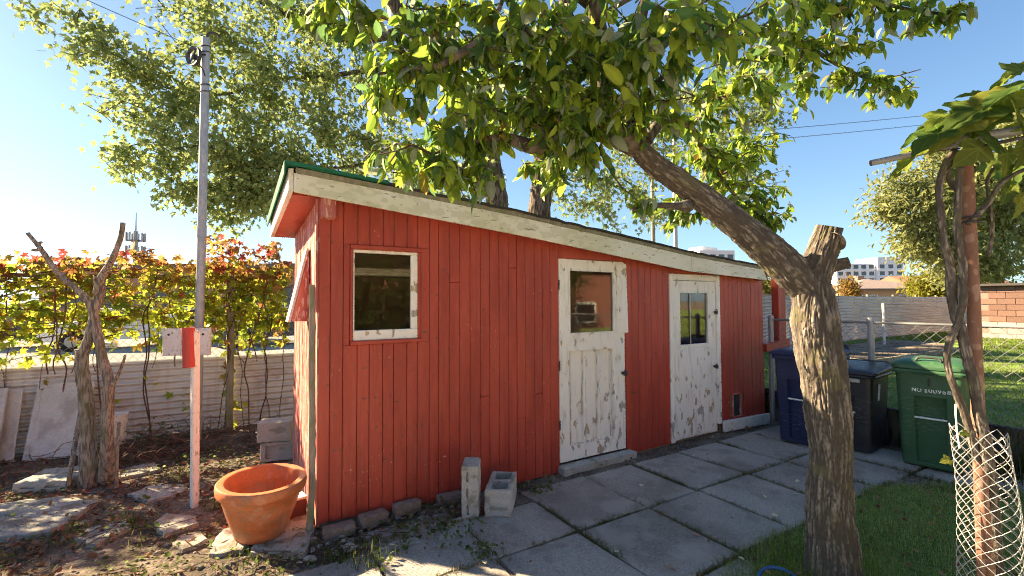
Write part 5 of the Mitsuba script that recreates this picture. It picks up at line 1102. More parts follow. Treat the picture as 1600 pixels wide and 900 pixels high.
# broad leaves: centre, direction of the tip, up, size
GL = leaf_lobed([(180, .10), (165, .36), (140, .52), (125, .44), (110, .56), (95, .62), (78, .66), (62, .50), (50, .44), (38, .60), (22, .70), (8, .80), (0, .92), (-8, .80), (-22, .70), (-38, .60), (-50, .44), (-62, .50), (-78, .66), (-95, .62), (-110, .56), (-125, .44), (-140, .52), (-165, .36)], 0.10, 0.28)
def refine(vf, seed):
    m = trimesh.Trimesh(*vf, process=False).subdivide().subdivide().subdivide(); v = np.array(m.vertices); v[:, 2] += 0.10 * (meshkit.noise(v * 4.5, seed) - 0.5); v[:, :2] *= 1 + 0.06 * (meshkit.noise(v * 16, seed + 1)[:, None] - 0.5); return v, np.array(m.faces)
def veins(v):
    """how near a point of the leaf is to one of its five main veins, from 0 to 1"""
    out = np.zeros(len(v))
    for a_ in (0, 40, -40, 82, -82):
        d_ = A(math.cos(math.radians(a_)), math.sin(math.radians(a_))); q_ = (v[:, :2] - A(0.28, 0)); t_ = q_ @ d_; s_ = np.abs(q_ @ A(-d_[1], d_[0])); out = np.maximum(out, np.where(t_ > -0.02, np.clip(1 - s_ / (0.05 - 0.02 * np.clip(t_, 0, 1)), 0, 1), 0))
    return out
GLV = []
for s in (1, 2, 3, 4):
    v_, f_ = refine(GL, s); w_ = veins(v_); v_[:, 2] -= 0.025 * w_; GLV.append((v_, f_, (0.95 + 0.45 * w_)[:, None]))
def gleaf(p, d, up, size, col):
    x = unit(d); z = A(*up); z = unit(z - x * np.dot(z, x)); R = np.stack([x, np.cross(z, x), z], 1)[None]
    tv, tf, tc = GLV[int(rng.integers(4))]; v, f, c = scatter(tv - A(0.3, 0, 0), tf, A(*p)[None], R, A(size * 0.72), np.asarray(col)[None], tc)
    k = fresh(gv + '__leaf'); scene[k] = mikit.ply((v, f), 'leaf', True, color=c)
rt, fw_ = A(0.855, -0.5185, 0), A(0.518, 0.855, 0)
gcol = lambda: (A(0.085, 0.15, 0.04) * (1 - (u := rng.random() ** 1.5)) + A(0.28, 0.30, 0.06) * u)
for p, d, up, s in (
 ((1.954,-2.736,2.190), (-0.3, 0.2, -0.8), (0.3, -0.8, 0.4), 0.15), ((1.824,-2.869,2.247), tuple(-0.9 * A(0.855, -0.5185, 0) + A(0, 0, -0.45)), (-0.2, -0.3, 0.8), 0.17), ((1.871,-2.923,2.277), tuple(-0.9 * A(0.855, -0.5185, 0) + A(0, 0, -0.55)), (-0.1, -0.35, 0.8), 0.21),
 ((1.903,-2.979,2.325), tuple(-0.9 * A(0.855, -0.5185, 0) + A(0, 0, -0.3)), (-0.1, -0.5, 0.8), 0.22), ((1.922,-3.026,2.348), tuple(-0.8 * A(0.855, -0.5185, 0) + A(0, 0, -0.6)), (0.1, -0.4, 0.8), 0.22), ((1.944,-3.064,2.386), tuple(-0.7 * A(0.855, -0.5185, 0) + A(0, 0, -0.2)), (0.1, -0.3, 0.9), 0.2),
 ((1.855,-3.003,2.186), tuple(0.9 * A(0.855, -0.5185, 0) + A(0, 0, -0.15)), (-0.3, -0.9, 0.5), 0.16), ((1.826,-2.984,2.146), tuple(-0.6 * A(0.855, -0.5185, 0) + A(0, 0, -0.4)), (-0.3, -0.9, 0.5), 0.13), ((1.887,-3.073,2.287), tuple(0.6 * A(0.855, -0.5185, 0) + A(0, 0, -0.5)), (-0.3, -0.7, 0.6), 0.18),
 ((2.060,-3.010,2.158), (0.1, -0.2, -0.9), (-0.3, -0.9, 0.2), 0.13), ((2.133,-3.028,2.109), (0.2, 0.1, -0.9), (-0.4, -0.9, 0.2), 0.13), ((2.159,-2.995,2.048), (-0.2, 0, -0.9), (-0.3, -0.9, 0.3), 0.11), ((2.175,-3.026,1.992), (0.0, 0, -0.9), (-0.2, -0.9, 0.3), 0.12), ((2.159,-2.952,2.151), (-0.4, 0, -0.8), (-0.2, -0.9, 0.3), 0.10), ((2.051,-3.063,2.179), (0.2, 0, -0.9), (-0.3, -0.9, 0.2), 0.14),
 ((2.033,-2.882,2.310), (-0.8, 0.3, -0.2), (-0.2, -0.2, 0.9), 0.15), ((2.013,-2.862,2.117), (-0.1, 0.1, -0.9), (-0.3, -0.9, 0.2), 0.06), ((2.052,-2.956,2.419), (-0.6, 0.5, 0.25), (-0.2, -0.6, 0.8), 0.13), ((1.817,-3.104,2.384), (-0.6, -0.3, 0.1), (0.2, -0.5, 0.8), 0.16), ((1.913,-3.159,2.294), (0.5, -0.3, -0.3), (0.2, -0.5, 0.8), 0.2), ((2.058,-3.125,2.149), (0.2, -0.3, -0.8), (0.2, -0.9, 0.3), 0.17), ((1.777,-3.197,2.375), (0.3, -0.6, -0.2), (0.2, -0.4, 0.9), 0.2), ((1.935,-2.893,1.068), (-0.8, 0.3, -0.2), (-0.2, -0.8, 0.5), 0.035), ((1.876,-2.854,0.963), (-0.8, 0.3, -0.2), (-0.2, -0.8, 0.5), 0.045)):
    gleaf(p, d, up, s, gcol() * rng.uniform(0.8, 1.15))
for p in ((1.880,-2.835,2.295), (1.897,-2.870,2.331), (1.946,-2.924,2.368), (1.914,-2.948,2.281), (1.916,-2.997,2.290), (1.972,-3.032,2.309), (1.906,-2.778,2.220), (1.975,-3.054,2.240), (2.025,-2.998,2.421), (2.020,-3.043,2.469)):
    gleaf(p, -rt * rng.uniform(0.5, 1) + fw_ * rng.normal(0, 0.4) + A(0, 0, rng.uniform(-0.7, 0.1)), A(0, 0, 1) - fw_ * rng.uniform(0.1, 0.9) + rng.normal(0, 0.2, 3), rng.uniform(0.14, 0.19), (A(0.12, 0.20, 0.04) + A(0.18, 0.17, 0.02) * rng.random()))
# overhead canopy of the same vine outside the frame, on the rails
for k in range(46):
    gleaf(A(2.2, -3.1, 2.35) + rng.uniform(0.1, 1.6) * rt + rng.normal(0, 0.35) * fw_ + A(0, 0, rng.normal(0, 0.08)), rng.normal(0, 1, 3) + A(0, 0, -0.4), rng.normal(0, 0.3, 3) + A(0, 0, 1), rng.uniform(0.12, 0.2), gcol())
# roll of old chain link wrapped round the foot of the post
cw = thing('wire_roll', 'loose sleeve of old chain link wire wrapped round the foot of the pipe post', 'wire')
TOPC, BOTC = (2.070,-2.905,1.061), (2.13, -2.93, -0.02); TOPC, BOTC = A(*TOPC), A(*BOTC)
def roll_pt(phi, h):
    """phi round the sleeve, h from 0 at the top to 1 at the ground"""
    c = TOPC + (BOTC - TOPC) * h; r = 0.080 + 0.034 * h + 0.010 * math.sin(3 * phi + 4 * h) + 0.008 * math.sin(9 * h + phi)
    return c + rt * r * math.cos(phi) * 1.05 + fw_ * r * math.sin(phi) + A(0, 0, 0.035 * math.cos(phi + 2.6))
mb = MB(); NW = 26; HH = np.linalg.norm(BOTC - TOPC); pitch = 0.046; m = int(HH / pitch)
for w in range(NW):
    pts = []
    for q in range(m * 4 + 1):
        h = q / (4 * m); ph = w / NW * 2 * np.pi; t_ = q % 4; zig = (0, 1, 1, 0)[t_] if False else (0.5 - 0.5 * math.cos(q * np.pi / 2 * 1.0))
        rr_ = 1.0; p = roll_pt(ph + (zig - 0.5) * (1 if w % 2 else -1) * 2 * np.pi / NW * 1.06, min(1, h)); pts.append(p)
    mb.add(tube(np.array(pts), 0.0015, 4, cap=False))
put('wire_mesh', mb, 'galvanized', cw, kind='stuff')
put('loose_wire', tube(spline([(1.843,-2.889,1.188), (1.846,-2.888,1.119), (1.858,-2.892,1.021)], 0.03)[0], 0.003, 5), 'white_plastic', cw)
put('split_stake', cbox((2.055,-2.900,0.366), (2.081,-2.876,1.016), 0.005), 'rust', label='short reddish board inside the wire sleeve at the post', cat='stake')

# ================================================================ BACKGROUND
rng = np.random.default_rng(61)
def boxp(mb, lo, hi, col=(0.5, 0.5, 0.5)): mb.add(cbox(lo, hi, 0.01), col); return mb
# brick outbuilding
ob = thing('brick_outbuilding', 'low flat roofed outbuilding of painted blocks at the right end of the neighbouring lawn', 'building')
put('wall', MB().add(cbox((20.52, -9.0, 0.2), (26, 1.45, 2.02)), (0.20, 0.15, 0.13)), 'paint', ob)
wl = ob + '__wall'
for r_ in range(9):
    z = 0.32 + r_ * 0.19
    for c in range(16):
        y = 1.45 - c * 0.41 - (0.2 if r_ % 2 else 0); y0 = max(-6, y - 0.402)
        if y > 1.45: continue
        col = (A(0.16, 0.09, 0.07) if r_ > 2 else A(0.33, 0.27, 0.26)) * rng.uniform(0.8, 1.15)  # lowest courses paler: light on the wall painted into their colour
        put('block', MB().add(cbox((20.495 - rng.uniform(0, 0.006), y0, z), (20.53, y, z + 0.18), 0.006), col), 'paint', wl)
put('roof', MB().add(cbox((20.3, -9.2, 2.03), (26.2, 1.6, 2.12), 0.02), (0.05, 0.045, 0.045)), 'paint', ob)

# two houses beyond the pale fence
def house(key, lab, c, w, d, h, rh, wallc, roofc, yaw, wins, hip=True):
    """gable or hip roofed house; front faces local -y; c: ground centre"""
    t = thing(key, lab, 'house'); R = rot((0, 0, 1), yaw); P_ = lambda vf: moved(vf, R, t=c)
    put('wall', MB().add(P_(cbox((-w / 2, -d / 2, 0), (w / 2, d / 2, h))), wallc), 'paint', t)
    e = 0.4; rx = w / 2 - (d / 2 if hip else -e)
    v = np.array([(-w / 2 - e, -d / 2 - e, h), (w / 2 + e, -d / 2 - e, h), (w / 2 + e, d / 2 + e, h), (-w / 2 - e, d / 2 + e, h), (-rx, 0, h + rh), (rx, 0, h + rh)]) + A(0, 0, 0.02)
    v2 = np.vstack([v, v - A(0, 0, 0.18)]); rf_ = put('roof', MB().add(P_((v2, np.array([(0, 1, 5), (0, 5, 4), (1, 2, 5), (2, 3, 4), (2, 4, 5), (3, 0, 4), (0, 6, 7), (0, 7, 1), (1, 7, 8), (1, 8, 2), (2, 8, 9), (2, 9, 3), (3, 9, 6), (3, 6, 0)]))), roofc), 'matte', t)
    for (x, z, ww, hh) in wins:
        wk = put('window', MB().add(P_(cbox((x - ww / 2 - 0.07, -d / 2 - 0.05, z - 0.07), (x + ww / 2 + 0.07, -d / 2 - 0.005, z + hh + 0.07))), (0.7, 0.69, 0.66)), 'paint', t)
        put('pane', P_(cbox((x - ww / 2, -d / 2 - 0.06, z), (x + ww / 2, -d / 2 - 0.045, z + hh))), 'dark_glass', wk)
    return t, rf_, P_
t, rf_, P_ = house('house', 'grey hip roofed brick house beyond the pale fence, below the tall block', (51.288,16.529,0.000), 7.2, 7.0, 2.65, 1.0, (0.40, 0.26, 0.17), (0.17, 0.14, 0.135), -36, [(-2.0, 0.95, 1.2, 1.1), (1.2, 0.95, 1.4, 1.1)])
put('chimney', MB().add(P_(cbox((-0.5, 0.4, 3.0), (0.1, 1.0, 4.0))), (0.3, 0.2, 0.16)), 'paint', rf_)
put('skylight', P_(moved(cbox((2.2, -0.45, 0), (3.0, 0.45, 0.06)), rot((0, 1, 0), 20), t=(-0.6, -0.3, 3.08))), 'white_plastic', rf_)
t, rf_, P_ = house('house', 'tan house with an orange brown gable roof beyond the pale fence', (59.770,13.725,0.000), 8.4, 7.0, 2.8, 1.25, (0.50, 0.40, 0.28), (0.21, 0.115, 0.08), -36, [(-1.4, 1.1, 1.1, 1.1), (2.2, 1.1, 1.1, 1.1)], hip=False)

def tower(key, lab, c, yaw, blocks, fl, bay, slabc, winc):
    """blocks of flats: (x0, x1, depth, height) with a grid of windows set into a pale frame; front local -y"""
    t = thing(key, lab, 'building'); R = rot((0, 0, 1), yaw); P_ = lambda vf: moved(vf, R, t=c)
    for (x0, x1, dep, h) in blocks:
        k = put('wall', MB().add(P_(cbox((x0, -dep, 0), (x1, 12, h), 0.05)), slabc), 'paint', t)
        nb, nf = int((x1 - x0) / bay), int(h / fl); n = 0
        for f_ in range(nf - 1, max(-1, nf - 9), -1):
            for b in range(nb):
                xa = x0 + (b + 0.5) * (x1 - x0) / nb; za = f_ * fl + 0.9
                put('window', P_(cbox((xa - bay * 0.36, -dep - 0.06, za), (xa + bay * 0.36, -dep + 0.2, za + fl * 0.58), 0.02)), 'dark_glass', k)
            put('balcony_slab', MB().add(P_(cbox((x0 - 0.2, -dep - 0.35, f_ * fl - 0.12 + 0.25), (x1 + 0.2, -dep - 0.005, f_ * fl + 0.45))), slabc), 'paint', k)
    return t
tower('apartment_block', 'white modern apartment block with a grid of dark windows in the far distance', (271.139,100.813,0.000), -36, [(-17, 1, 4.0, 19.866), (1.2, 13, 5.5, 22.992)], 3.3, 3.1, (0.74, 0.75, 0.77), (0.1, 0.1, 0.1))
tower('apartment_block', 'pale flat topped block showing just above the shed roof in the far distance', (150.740,103.632,0.000), -26, [(-6, 7.5, 3.0, 20.297)], 3.2, 3.0, (0.70, 0.68, 0.66), (0.1, 0.1, 0.1))
put('roof_house', MB().add(cbox((149.243,106.119,20.258), (158.219,112.063,22.193), 0.05), (0.70, 0.68, 0.66)), 'paint', 'apartment_block_001')
# poles and wires
tops = []
for (px_, lab) in (((18.261,13.160,1.638), 'slim grey utility pole above the shed roof, left of the other pole'), ((17.611,11.214,1.629), 'slim pale utility pole above the shed roof, right of the other pole')):
    u_ = thing('utility_pole', lab, 'pole'); b = A(px_[0], px_[1], 0)
    put('shaft', tube([b, b + A(0, 0, 10.6)], [0.12, 0.085], 12), 'galvanized' if 'pale' in lab else 'grey_wood', u_, smooth=40)
    put('cross_arm', cbox(b + A(-0.9, -0.06, 9.6), b + A(0.9, -0.125, 9.75)), 'grey_wood', u_); tops.append(b)
for z0, (e, lab) in zip((10.3, 9.8), (((46.980,2.272,14.869), 'upper overhead wire crossing the sky at the right'), ((46.987,2.288,14.327), 'lower overhead wire crossing the sky at the right'))):
    a_, e = tops[1] + A(0, 0, z0 - 0.75), A(*e); s = np.linspace(0, 1.0, 30)[:, None]
    put('overhead_wire', tube(a_ + (e - a_) * s - A(0, 0, 1) * 0.8 * s * (1 - s), 0.014, 4), 'dark_metal', label=lab, cat='wire')
# cell tower
ct = thing('cell_tower', 'distant cell mast with clusters of panel antennas above the vine', 'tower')
cb = A(*(-16.983,111.752,0.000))
put('mast', tube([cb, cb + A(0, 0, 15.9)], [0.5, 0.4], 14), 'galvanized', ct, smooth=40)
put('whip', tube([cb + A(0, 0, 15.9), cb + A(0, 0, 19.6)], [0.12, 0.05], 8), 'dark_metal', ct)
for z in (11.4, 14.0):
    put('platform', moved(lathe([(0.7, 0), (1.4, 0), (1.4, 0.08), (0.7, 0.12), (0.7, 0)], 18), t=cb + A(0, 0, z)), 'dark_metal', ct)
    for k in range(9):
        a_ = k * 2 * np.pi / 9; put('antenna', moved(cbox((1.35, -0.13, -0.1), (1.6, 0.13, 1.6), 0.03), rot((0, 0, 1), math.degrees(a_)), t=cb + A(0, 0, z)), 'grey_pipe' if k % 2 else 'galvanized', ct)
# long low building beyond the parking lot
lb = thing('flat_roofed_building', 'long low brown building with a dark flat roof edge beyond the vine', 'building')
c0, c1 = A(*(-16.420,57.592,0.000)), A(*(7.649,42.995,0.000)); W = np.linalg.norm(c1 - c0); yw = math.degrees(math.atan2(*(c1 - c0)[[1, 0]])); P_ = lambda vf: moved(vf, rot((0, 0, 1), yw), t=c0)
put('wall', MB().add(P_(cbox((0, 0, 0), (W, 12, 4.85))), (0.30, 0.14, 0.10)), 'paint', lb)
put('roof_edge', MB().add(P_(cbox((-0.4, -0.4, 4.86), (W + 0.4, 12.4, 5.4))), (0.10, 0.075, 0.065)), 'paint', lb)
for k in range(7): put('window', P_(cbox((2 + k * 4.0, -0.05, 1.2), (4.2 + k * 4.0, -0.003, 3.2))), 'dark_glass', lb)
# parked cars
def car(lab, c, yaw, col):
    t = thing('parked_car', lab, 'car', 'cars parked beyond the vine'); R = rot((0, 0, 1), yaw); P_ = lambda vf: moved(vf, R, t=c)
    prof = [(-2.2, 0.35), (-2.25, 0.75), (-2.0, 0.92), (-1.25, 0.98), (-0.75, 1.42), (0.75, 1.45), (1.55, 0.98), (2.15, 0.93), (2.25, 0.7), (2.2, 0.35)]
    body = m3.Manifold.extrude(m3.CrossSection([prof[::-1]]), 1.72).rotate([90, 0, 0]).translate([0, 0.86, 0])
    for x in (-1.4, 1.4): body = body - m3.Manifold.cylinder(2.2, 0.37, 0.37, 24).rotate([90, 0, 0]).translate([x, 1.1, 0.34])
    put('body', MB().add(P_(meshof(body)), col), 'paint', t)
    for s in (-1, 1):
        g_ = m3.Manifold.extrude(m3.CrossSection([[(-1.05, 0.99), (1.35, 0.99), (0.68, 1.36), (-0.68, 1.34)]]), 0.03).rotate([90, 0, 0]).translate([0, s * 0.862 + 0.015, 0]); put('window', P_(meshof(g_)), 'dark_glass', t)
        for x in (-1.4, 1.4):
            wk = put('wheel', P_(moved(lathe([(0, -0.1), (0.2, -0.1), (0.31, -0.1), (0.33, -0.06), (0.33, 0.06), (0.31, 0.1), (0.2, 0.1), (0, 0.1)], 20), rot((1, 0, 0), 90), t=(x, s * 0.78, 0.33))), 'rubber', t)
            put('rim', P_(moved(lathe([(0, -0.105), (0.19, -0.1), (0.19, 0.1), (0, 0.105)], 14), rot((1, 0, 0), 90), t=(x, s * 0.785, 0.33))), 'galvanized', wk)
        put('headlight', P_(cbox((2.17, s * 0.6 - 0.2, 0.7), (2.26, s * 0.6 + 0.2, 0.84))), 'white_plastic', t)
    for a_, b_ in (((0.80, 1.42), (1.50, 1.01)), ((-0.80, 1.40), (-1.22, 1.01))):
        v = np.array([(a_[0] + 0.02 * np.sign(a_[0]), y, a_[1]) for y in (-0.72, 0.72)] + [(b_[0] + 0.03 * np.sign(a_[0]), y, b_[1]) for y in (0.78, -0.78)]); put('windscreen', P_((np.vstack([v, v - A(0.03 * np.sign(a_[0]), 0, 0.02)]), np.array([(0, 1, 2, 3), (7, 6, 5, 4), (0, 4, 5, 1), (1, 5, 6, 2), (2, 6, 7, 3), (3, 7, 4, 0)]))), 'dark_glass', t)
car('white car parked beyond the vine behind the pruned tree', (-3.928,18.453,0.000), 12, (0.72, 0.72, 0.73))
car('dark grey car parked beyond the vine at the left edge', (-7.466,20.599,0.000), 10, (0.06, 0.065, 0.075))
car('dark blue car parked beyond the vine near the shed corner', (0.902,16.695,0.000), 14, (0.05, 0.06, 0.09))
car('silver car parked beyond the vine behind the steel pole', (-1.550,19.354,0.000), 12, (0.45, 0.46, 0.47))
# the red house across the yard (seen mirrored in the panes)
hs = thing('brick_house', 'red sided house with white framed windows behind the viewer, mirrored in the door panes', 'house')
put('wall', MB().add(cbox((-6, -19, 0), (17, -13.0, 3.4)), (0.30, 0.125, 0.10)), 'paint', hs)
for k in range(17): put('siding', MB().add(cbox((-6, -12.985 - 0.012, 0.02 + k * 0.2), (17, -12.985, 0.2 + k * 0.2), 0.004), (0.30, 0.13, 0.105)), 'paint', hs)
for x in (-4, -1, 3.2, 6.6, 9.2, 10.9, 13.5):
    wk = put('window', MB().add(cbox((x - 0.62, -12.98, 0.6), (x + 0.62, -12.93, 1.6)), (0.72, 0.70, 0.66)), 'paint', hs); put('pane', cbox((x - 0.5, -12.929, 0.72), (x + 0.5, -12.915, 1.48)), 'dark_glass', wk)
put('roof', MB().add((np.array([(-6.6, -12.3, 3.35), (17.6, -12.3, 3.35), (17.6, -16, 5.4), (-6.6, -16, 5.4), (-6.6, -19.6, 3.35), (17.6, -19.6, 3.35)]), np.array([(0, 1, 2, 3), (3, 2, 5, 4)])), (0.13, 0.115, 0.105)), 'matte', hs)
put('patio', (np.array([(-9.0, -12.9, 0.012), (10, -12.9, 0.012), (10, -4.35, 0.012), (-9, -4.35, 0.012)]), np.array([(0, 1, 2, 3)])), 'bounce_concrete', kind='structure')  # unseen pale ground added to bounce sunlight onto the shed front
pb = thing('arbour', 'weathered timber arbour behind the viewer, mirrored in the small window', 'arbour')
put('beam', cbox((-0.5, -5.6, 2.12), (4.6, -5.5, 2.26), 0.006), 'grey_wood', pb)
for x in (-0.4, 4.5): put('post', cbox((x - 0.05, -5.6, 0), (x + 0.05, -5.5, 2.115), 0.006), 'grey_wood', pb)
far_tree('garden_shrub', 'tall dark shrub behind the viewer, mirrored in the small window', (2.2, -8.2, 0), 3.4, [(1.2, -8.0, 1.6, 1.1, 1.5, 70), (2.6, -8.2, 1.6, 1.2, 1.6, 110), (3.9, -8.3, 1.5, 0.9, 1.4, 60)], 70, 0.18, 0.12, ((0.05, 0.085, 0.025), (0.10, 0.14, 0.035)), rng, 0.06)
far_tree('garden_tree', 'dark tree behind the viewer before the red house, mirrored in the left door pane', (9.4, -9.2, 0), 5.0, [(9.3, -9.1, 2.6, 1.1, 1.0, 50), (10.0, -9.3, 3.6, 1.2, 1.0, 44), (8.7, -9.0, 3.4, 1.0, 0.9, 30)], 44, 0.2, 0.13, ((0.06, 0.10, 0.03), (0.12, 0.16, 0.04)), rng, 0.09)

# ================================================================ GRASS, WEEDS, LITTER
rng = np.random.default_rng(71)
def blades(p, h, w, lean, cols, rng):
    """grass blades: base points, heights, widths -> vertices, triangles, colours"""
    n = len(p); a = rng.uniform(0, 2 * np.pi, n); d = np.c_[np.cos(a), np.sin(a), 0 * a]; s = np.c_[-np.sin(a), np.cos(a), 0 * a] * (w / 2)[:, None]
    b = lean * rng.random(n); up = A(0, 0, 1)
    m = p + up * (h * 0.55)[:, None] + d * (h * b * 0.35)[:, None]; t = p + up * (h * (1 - 0.35 * b))[:, None] + d * (h * b)[:, None]
    v = np.stack([p - s, p + s, m - s * 0.75, m + s * 0.75, t], 1).reshape(-1, 3)
    k = np.arange(n)[:, None, None] * 5; f = (np.array([(0, 1, 3), (0, 3, 2), (2, 3, 4)])[None] + k).reshape(-1, 3)
    return (v, f), np.repeat(cols, 5, 0)
def gcols(n, rng, a=(0.11, 0.20, 0.035), b=(0.22, 0.32, 0.06), dry=0.06):
    u = rng.random((n, 1)); c = (A(*a) * (1 - u) + A(*b) * u) * rng.uniform(0.7, 1.25, (n, 1)); k = rng.random(n) < dry; c[k] = A(0.30, 0.25, 0.12) * rng.uniform(0.7, 1.1, (k.sum(), 1)); return c
mb = MB()
# front lawn
n = 95000; x = rng.uniform(1.25, 5.2, n); y = rng.uniform(-4.3, -1.5, n)
edge = -1.76 + 0.10 * (meshkit.fbm(np.c_[x * 2.2, x * 0, x * 0], 3, 2) - 0.35) + np.where(x < 2.1, (x - 2.1) * 0.35, 0) - np.clip(x - 4.0, 0, 2) ** 2 * 0.55
keep = (y < edge + rng.normal(0, 0.02, n)) & (np.hypot(x - 2.44, y + 2.17) > 0.15) & (rng.random(n) < 0.45 + 0.9 * meshkit.fbm(np.c_[x * 3, y * 3, x * 0], 3, 6))
x, y = x[keep], y[keep]; n = len(x); tall = meshkit.fbm(np.c_[x * 2.5, y * 2.5, x * 0 + 4], 3, 9)
mb.add(*blades(np.c_[x, y, np.full(n, -0.03)], (0.05 + 0.11 * tall * rng.random(n)) * rng.uniform(0.7, 1.2, n), rng.uniform(0.0025, 0.0048, n), 0.9, gcols(n, rng, (0.24, 0.36, 0.10), (0.42, 0.50, 0.19)), rng))
# long blades round the trunk
n = 420; a = rng.uniform(0, 6.28, n); r_ = 0.19 + 0.16 * rng.random(n); p = np.c_[2.44 + r_ * np.cos(a), -2.17 + r_ * np.sin(a), np.full(n, -0.03)]
mb.add(*blades(p, rng.uniform(0.08, 0.22, n), rng.uniform(0.003, 0.005, n), 0.7, gcols(n, rng), rng))
put('grass', mb, 'leaf', label='short green grass round the leaning trunk', cat='grass', kind='stuff')
# neighbour's lawn, coarser with distance
mb = MB()
for n, x0, x1, h, w in ((26000, 5.85, 9, 0.05, 0.005), (26000, 9, 14, 0.055, 0.009), (20000, 14, 23, 0.06, 0.016)):
    x = rng.uniform(x0, x1, n); y = rng.uniform(-7.5 + (x - 6) * 0.28, 3.2, n); k = ~((x > 9.6) & (x < 17) & (y > 0.42) & (y < 2.5)); x, y = x[k], y[k]
    mb.add(*blades(np.c_[x, y, np.full(len(x), LZ - 0.01)], h * rng.uniform(0.6, 1.4, len(x)), np.full(len(x), w), 0.9, gcols(len(x), rng, (0.11, 0.19, 0.035), (0.22, 0.29, 0.06), 0.1), rng))
put('lawn_grass', mb, 'leaf', label='mown grass of the neighbouring yard beyond the chain link fence', cat='grass', kind='stuff')
# joints, weeds at the wall and yard tufts
mb = MB()
for (a, b) in JOINTS:
    a, b = A(*a), A(*b); L = np.linalg.norm(b - a); n = int(L * 420); t = rng.random(n); q = a + (b - a) * t[:, None] + rng.normal(0, 0.007, (n, 2))
    dens = meshkit.fbm(np.c_[q * 3.1, q[:, :1] * 0], 3, 12); k = dens > rng.uniform(0.38, 0.62, n); q = q[k]; n = len(q)
    if n: mb.add(*blades(np.c_[q, np.full(n, -0.03)], rng.uniform(0.03, 0.075, n), rng.uniform(0.003, 0.006, n), 1.3, gcols(n, rng, (0.10, 0.14, 0.035), (0.22, 0.22, 0.09), 0.3), rng))
TU = [((0.200,-0.624), 90, 0.13, 0.06), ((0.101,-0.463), 50, 0.10, 0.06), ((-1.099,0.807), 90, 0.10, 0.08), ((-0.607,0.813), 80, 0.13, 0.07), ((-0.926,1.716), 90, 0.12, 0.10), ((-1.438,0.851), 60, 0.09, 0.09), ((0.591,-0.240), 50, 0.08, 0.08), ((-0.959,0.403), 50, 0.06, 0.12), ((0.854,-0.929), 80, 0.06, 0.06), ((-0.380,-0.166), 80, 0.07, 0.07), ((0.036,-0.397), 60, 0.07, 0.05), ((1.662,-0.121), 50, 0.06, 0.05), ((-1.550,0.540), 60, 0.07, 0.12), ((4.704,-1.964), 60, 0.06, 0.10), ((-1.468,2.558), 60, 0.10, 0.10)]
for (c, n, h, s) in TU:
    p = np.c_[A(*c) + rng.normal(0, s, (n, 2)), np.full(n, -0.02)]; mb.add(*blades(p, h * rng.uniform(0.4, 1.2, n), rng.uniform(0.003, 0.006, n), 1.1, gcols(n, rng, (0.06, 0.11, 0.02), (0.16, 0.20, 0.05), 0.15), rng))
# reeds by the side fence
n = 700; p = np.c_[rng.uniform(5.25, 5.72, n), rng.uniform(-4.2, -2.15, n), np.full(n, -0.03)]
mb.add(*blades(p, rng.uniform(0.25, 0.62, n), rng.uniform(0.005, 0.009, n), 0.5, gcols(n, rng, (0.06, 0.09, 0.02), (0.13, 0.13, 0.05), 0.2), rng))
# low leafy weeds
LW = leaf_ovate(4, 0.32, 0.2, 0.35); P0, D0 = [], []
def weeds(c, n, s, h):
    for _ in range(n):
        q = A(*c) + rng.normal(0, s, 2); P0.append((*q, rng.uniform(0.0, h))); D0.append((*rng.normal(0, 1, 2), rng.uniform(0.0, 0.7)))
for c, n, s, h in (((-1.128,3.104), 420, 0.30, 0.16), ((-0.684,1.855), 160, 0.28, 0.10), ((0.522,-0.444), 60, 0.07, 0.10), ((0.350,-0.436), 120, 0.13, 0.04), ((0.772,-0.517), 120, 0.12, 0.04), ((-0.906,0.230), 120, 0.2, 0.03), ((-0.245,-0.283), 120, 0.16, 0.03), ((-1.349,0.744), 90, 0.15, 0.05), ((0.848,-0.219), 70, 0.10, 0.06), ((1.725,-0.273), 60, 0.06, 0.04), ((0.858,-0.879), 60, 0.06, 0.03), ((-1.251,2.906), 120, 0.1, 0.3)):
    weeds(c, n, s, h)
for _ in range(60): weeds((rng.uniform(-2.6, -0.1), rng.uniform(-0.3, 2.6)), 14, 0.05, 0.04)
P0, D0 = np.array(P0), np.array(D0); q = scatter(*LW, P0, leaf_frames(D0, rng, 0.5), rng.uniform(0.012, 0.04, len(P0)), gcols(len(P0), rng, (0.09, 0.15, 0.045), (0.19, 0.25, 0.08), 0.08)); mb.add((q[0], q[1]), q[2])
put('weeds', mb, 'leaf', label='weeds and tufts growing between the stones and slabs', cat='weeds', kind='stuff')
# leaf litter, twigs and pebbles
mb = MB(); SM = [leaf_ovate(4, 0.3, 0.5, 0.5), leaf_ovate(4, 0.26, 0.1, -0.4), leaf_ovate(4, 0.34, -0.3, 0.3)]
def litter(n, xr, yr, keepf, red, size=(0.02, 0.055), z=0.0):
    x, y = rng.uniform(*xr, n), rng.uniform(*yr, n); k = keepf(x, y); x, y = x[k], y[k]; n = len(x)
    d = np.c_[rng.normal(0, 1, (n, 2)), rng.normal(0, 0.25, n)]; u = rng.random((n, 1)); c = (A(0.16, 0.085, 0.05) * (1 - u) + A(0.27, 0.18, 0.11) * u) * rng.uniform(0.5, 1.25, (n, 1))
    r_ = rng.random(n) < red; c[r_] = A(0.20, 0.085, 0.065) * rng.uniform(0.6, 1.4, (r_.sum(), 1)); w = rng.integers(0, 3, n); p = np.c_[x, y, z + rng.uniform(0, 0.03, n)]; s = rng.uniform(*size, n)
    for j in range(3):
        m_ = w == j; q = scatter(*SM[j], p[m_], leaf_frames(d[m_], rng, 0.5), s[m_], c[m_]); mb.add((q[0], q[1]), q[2])
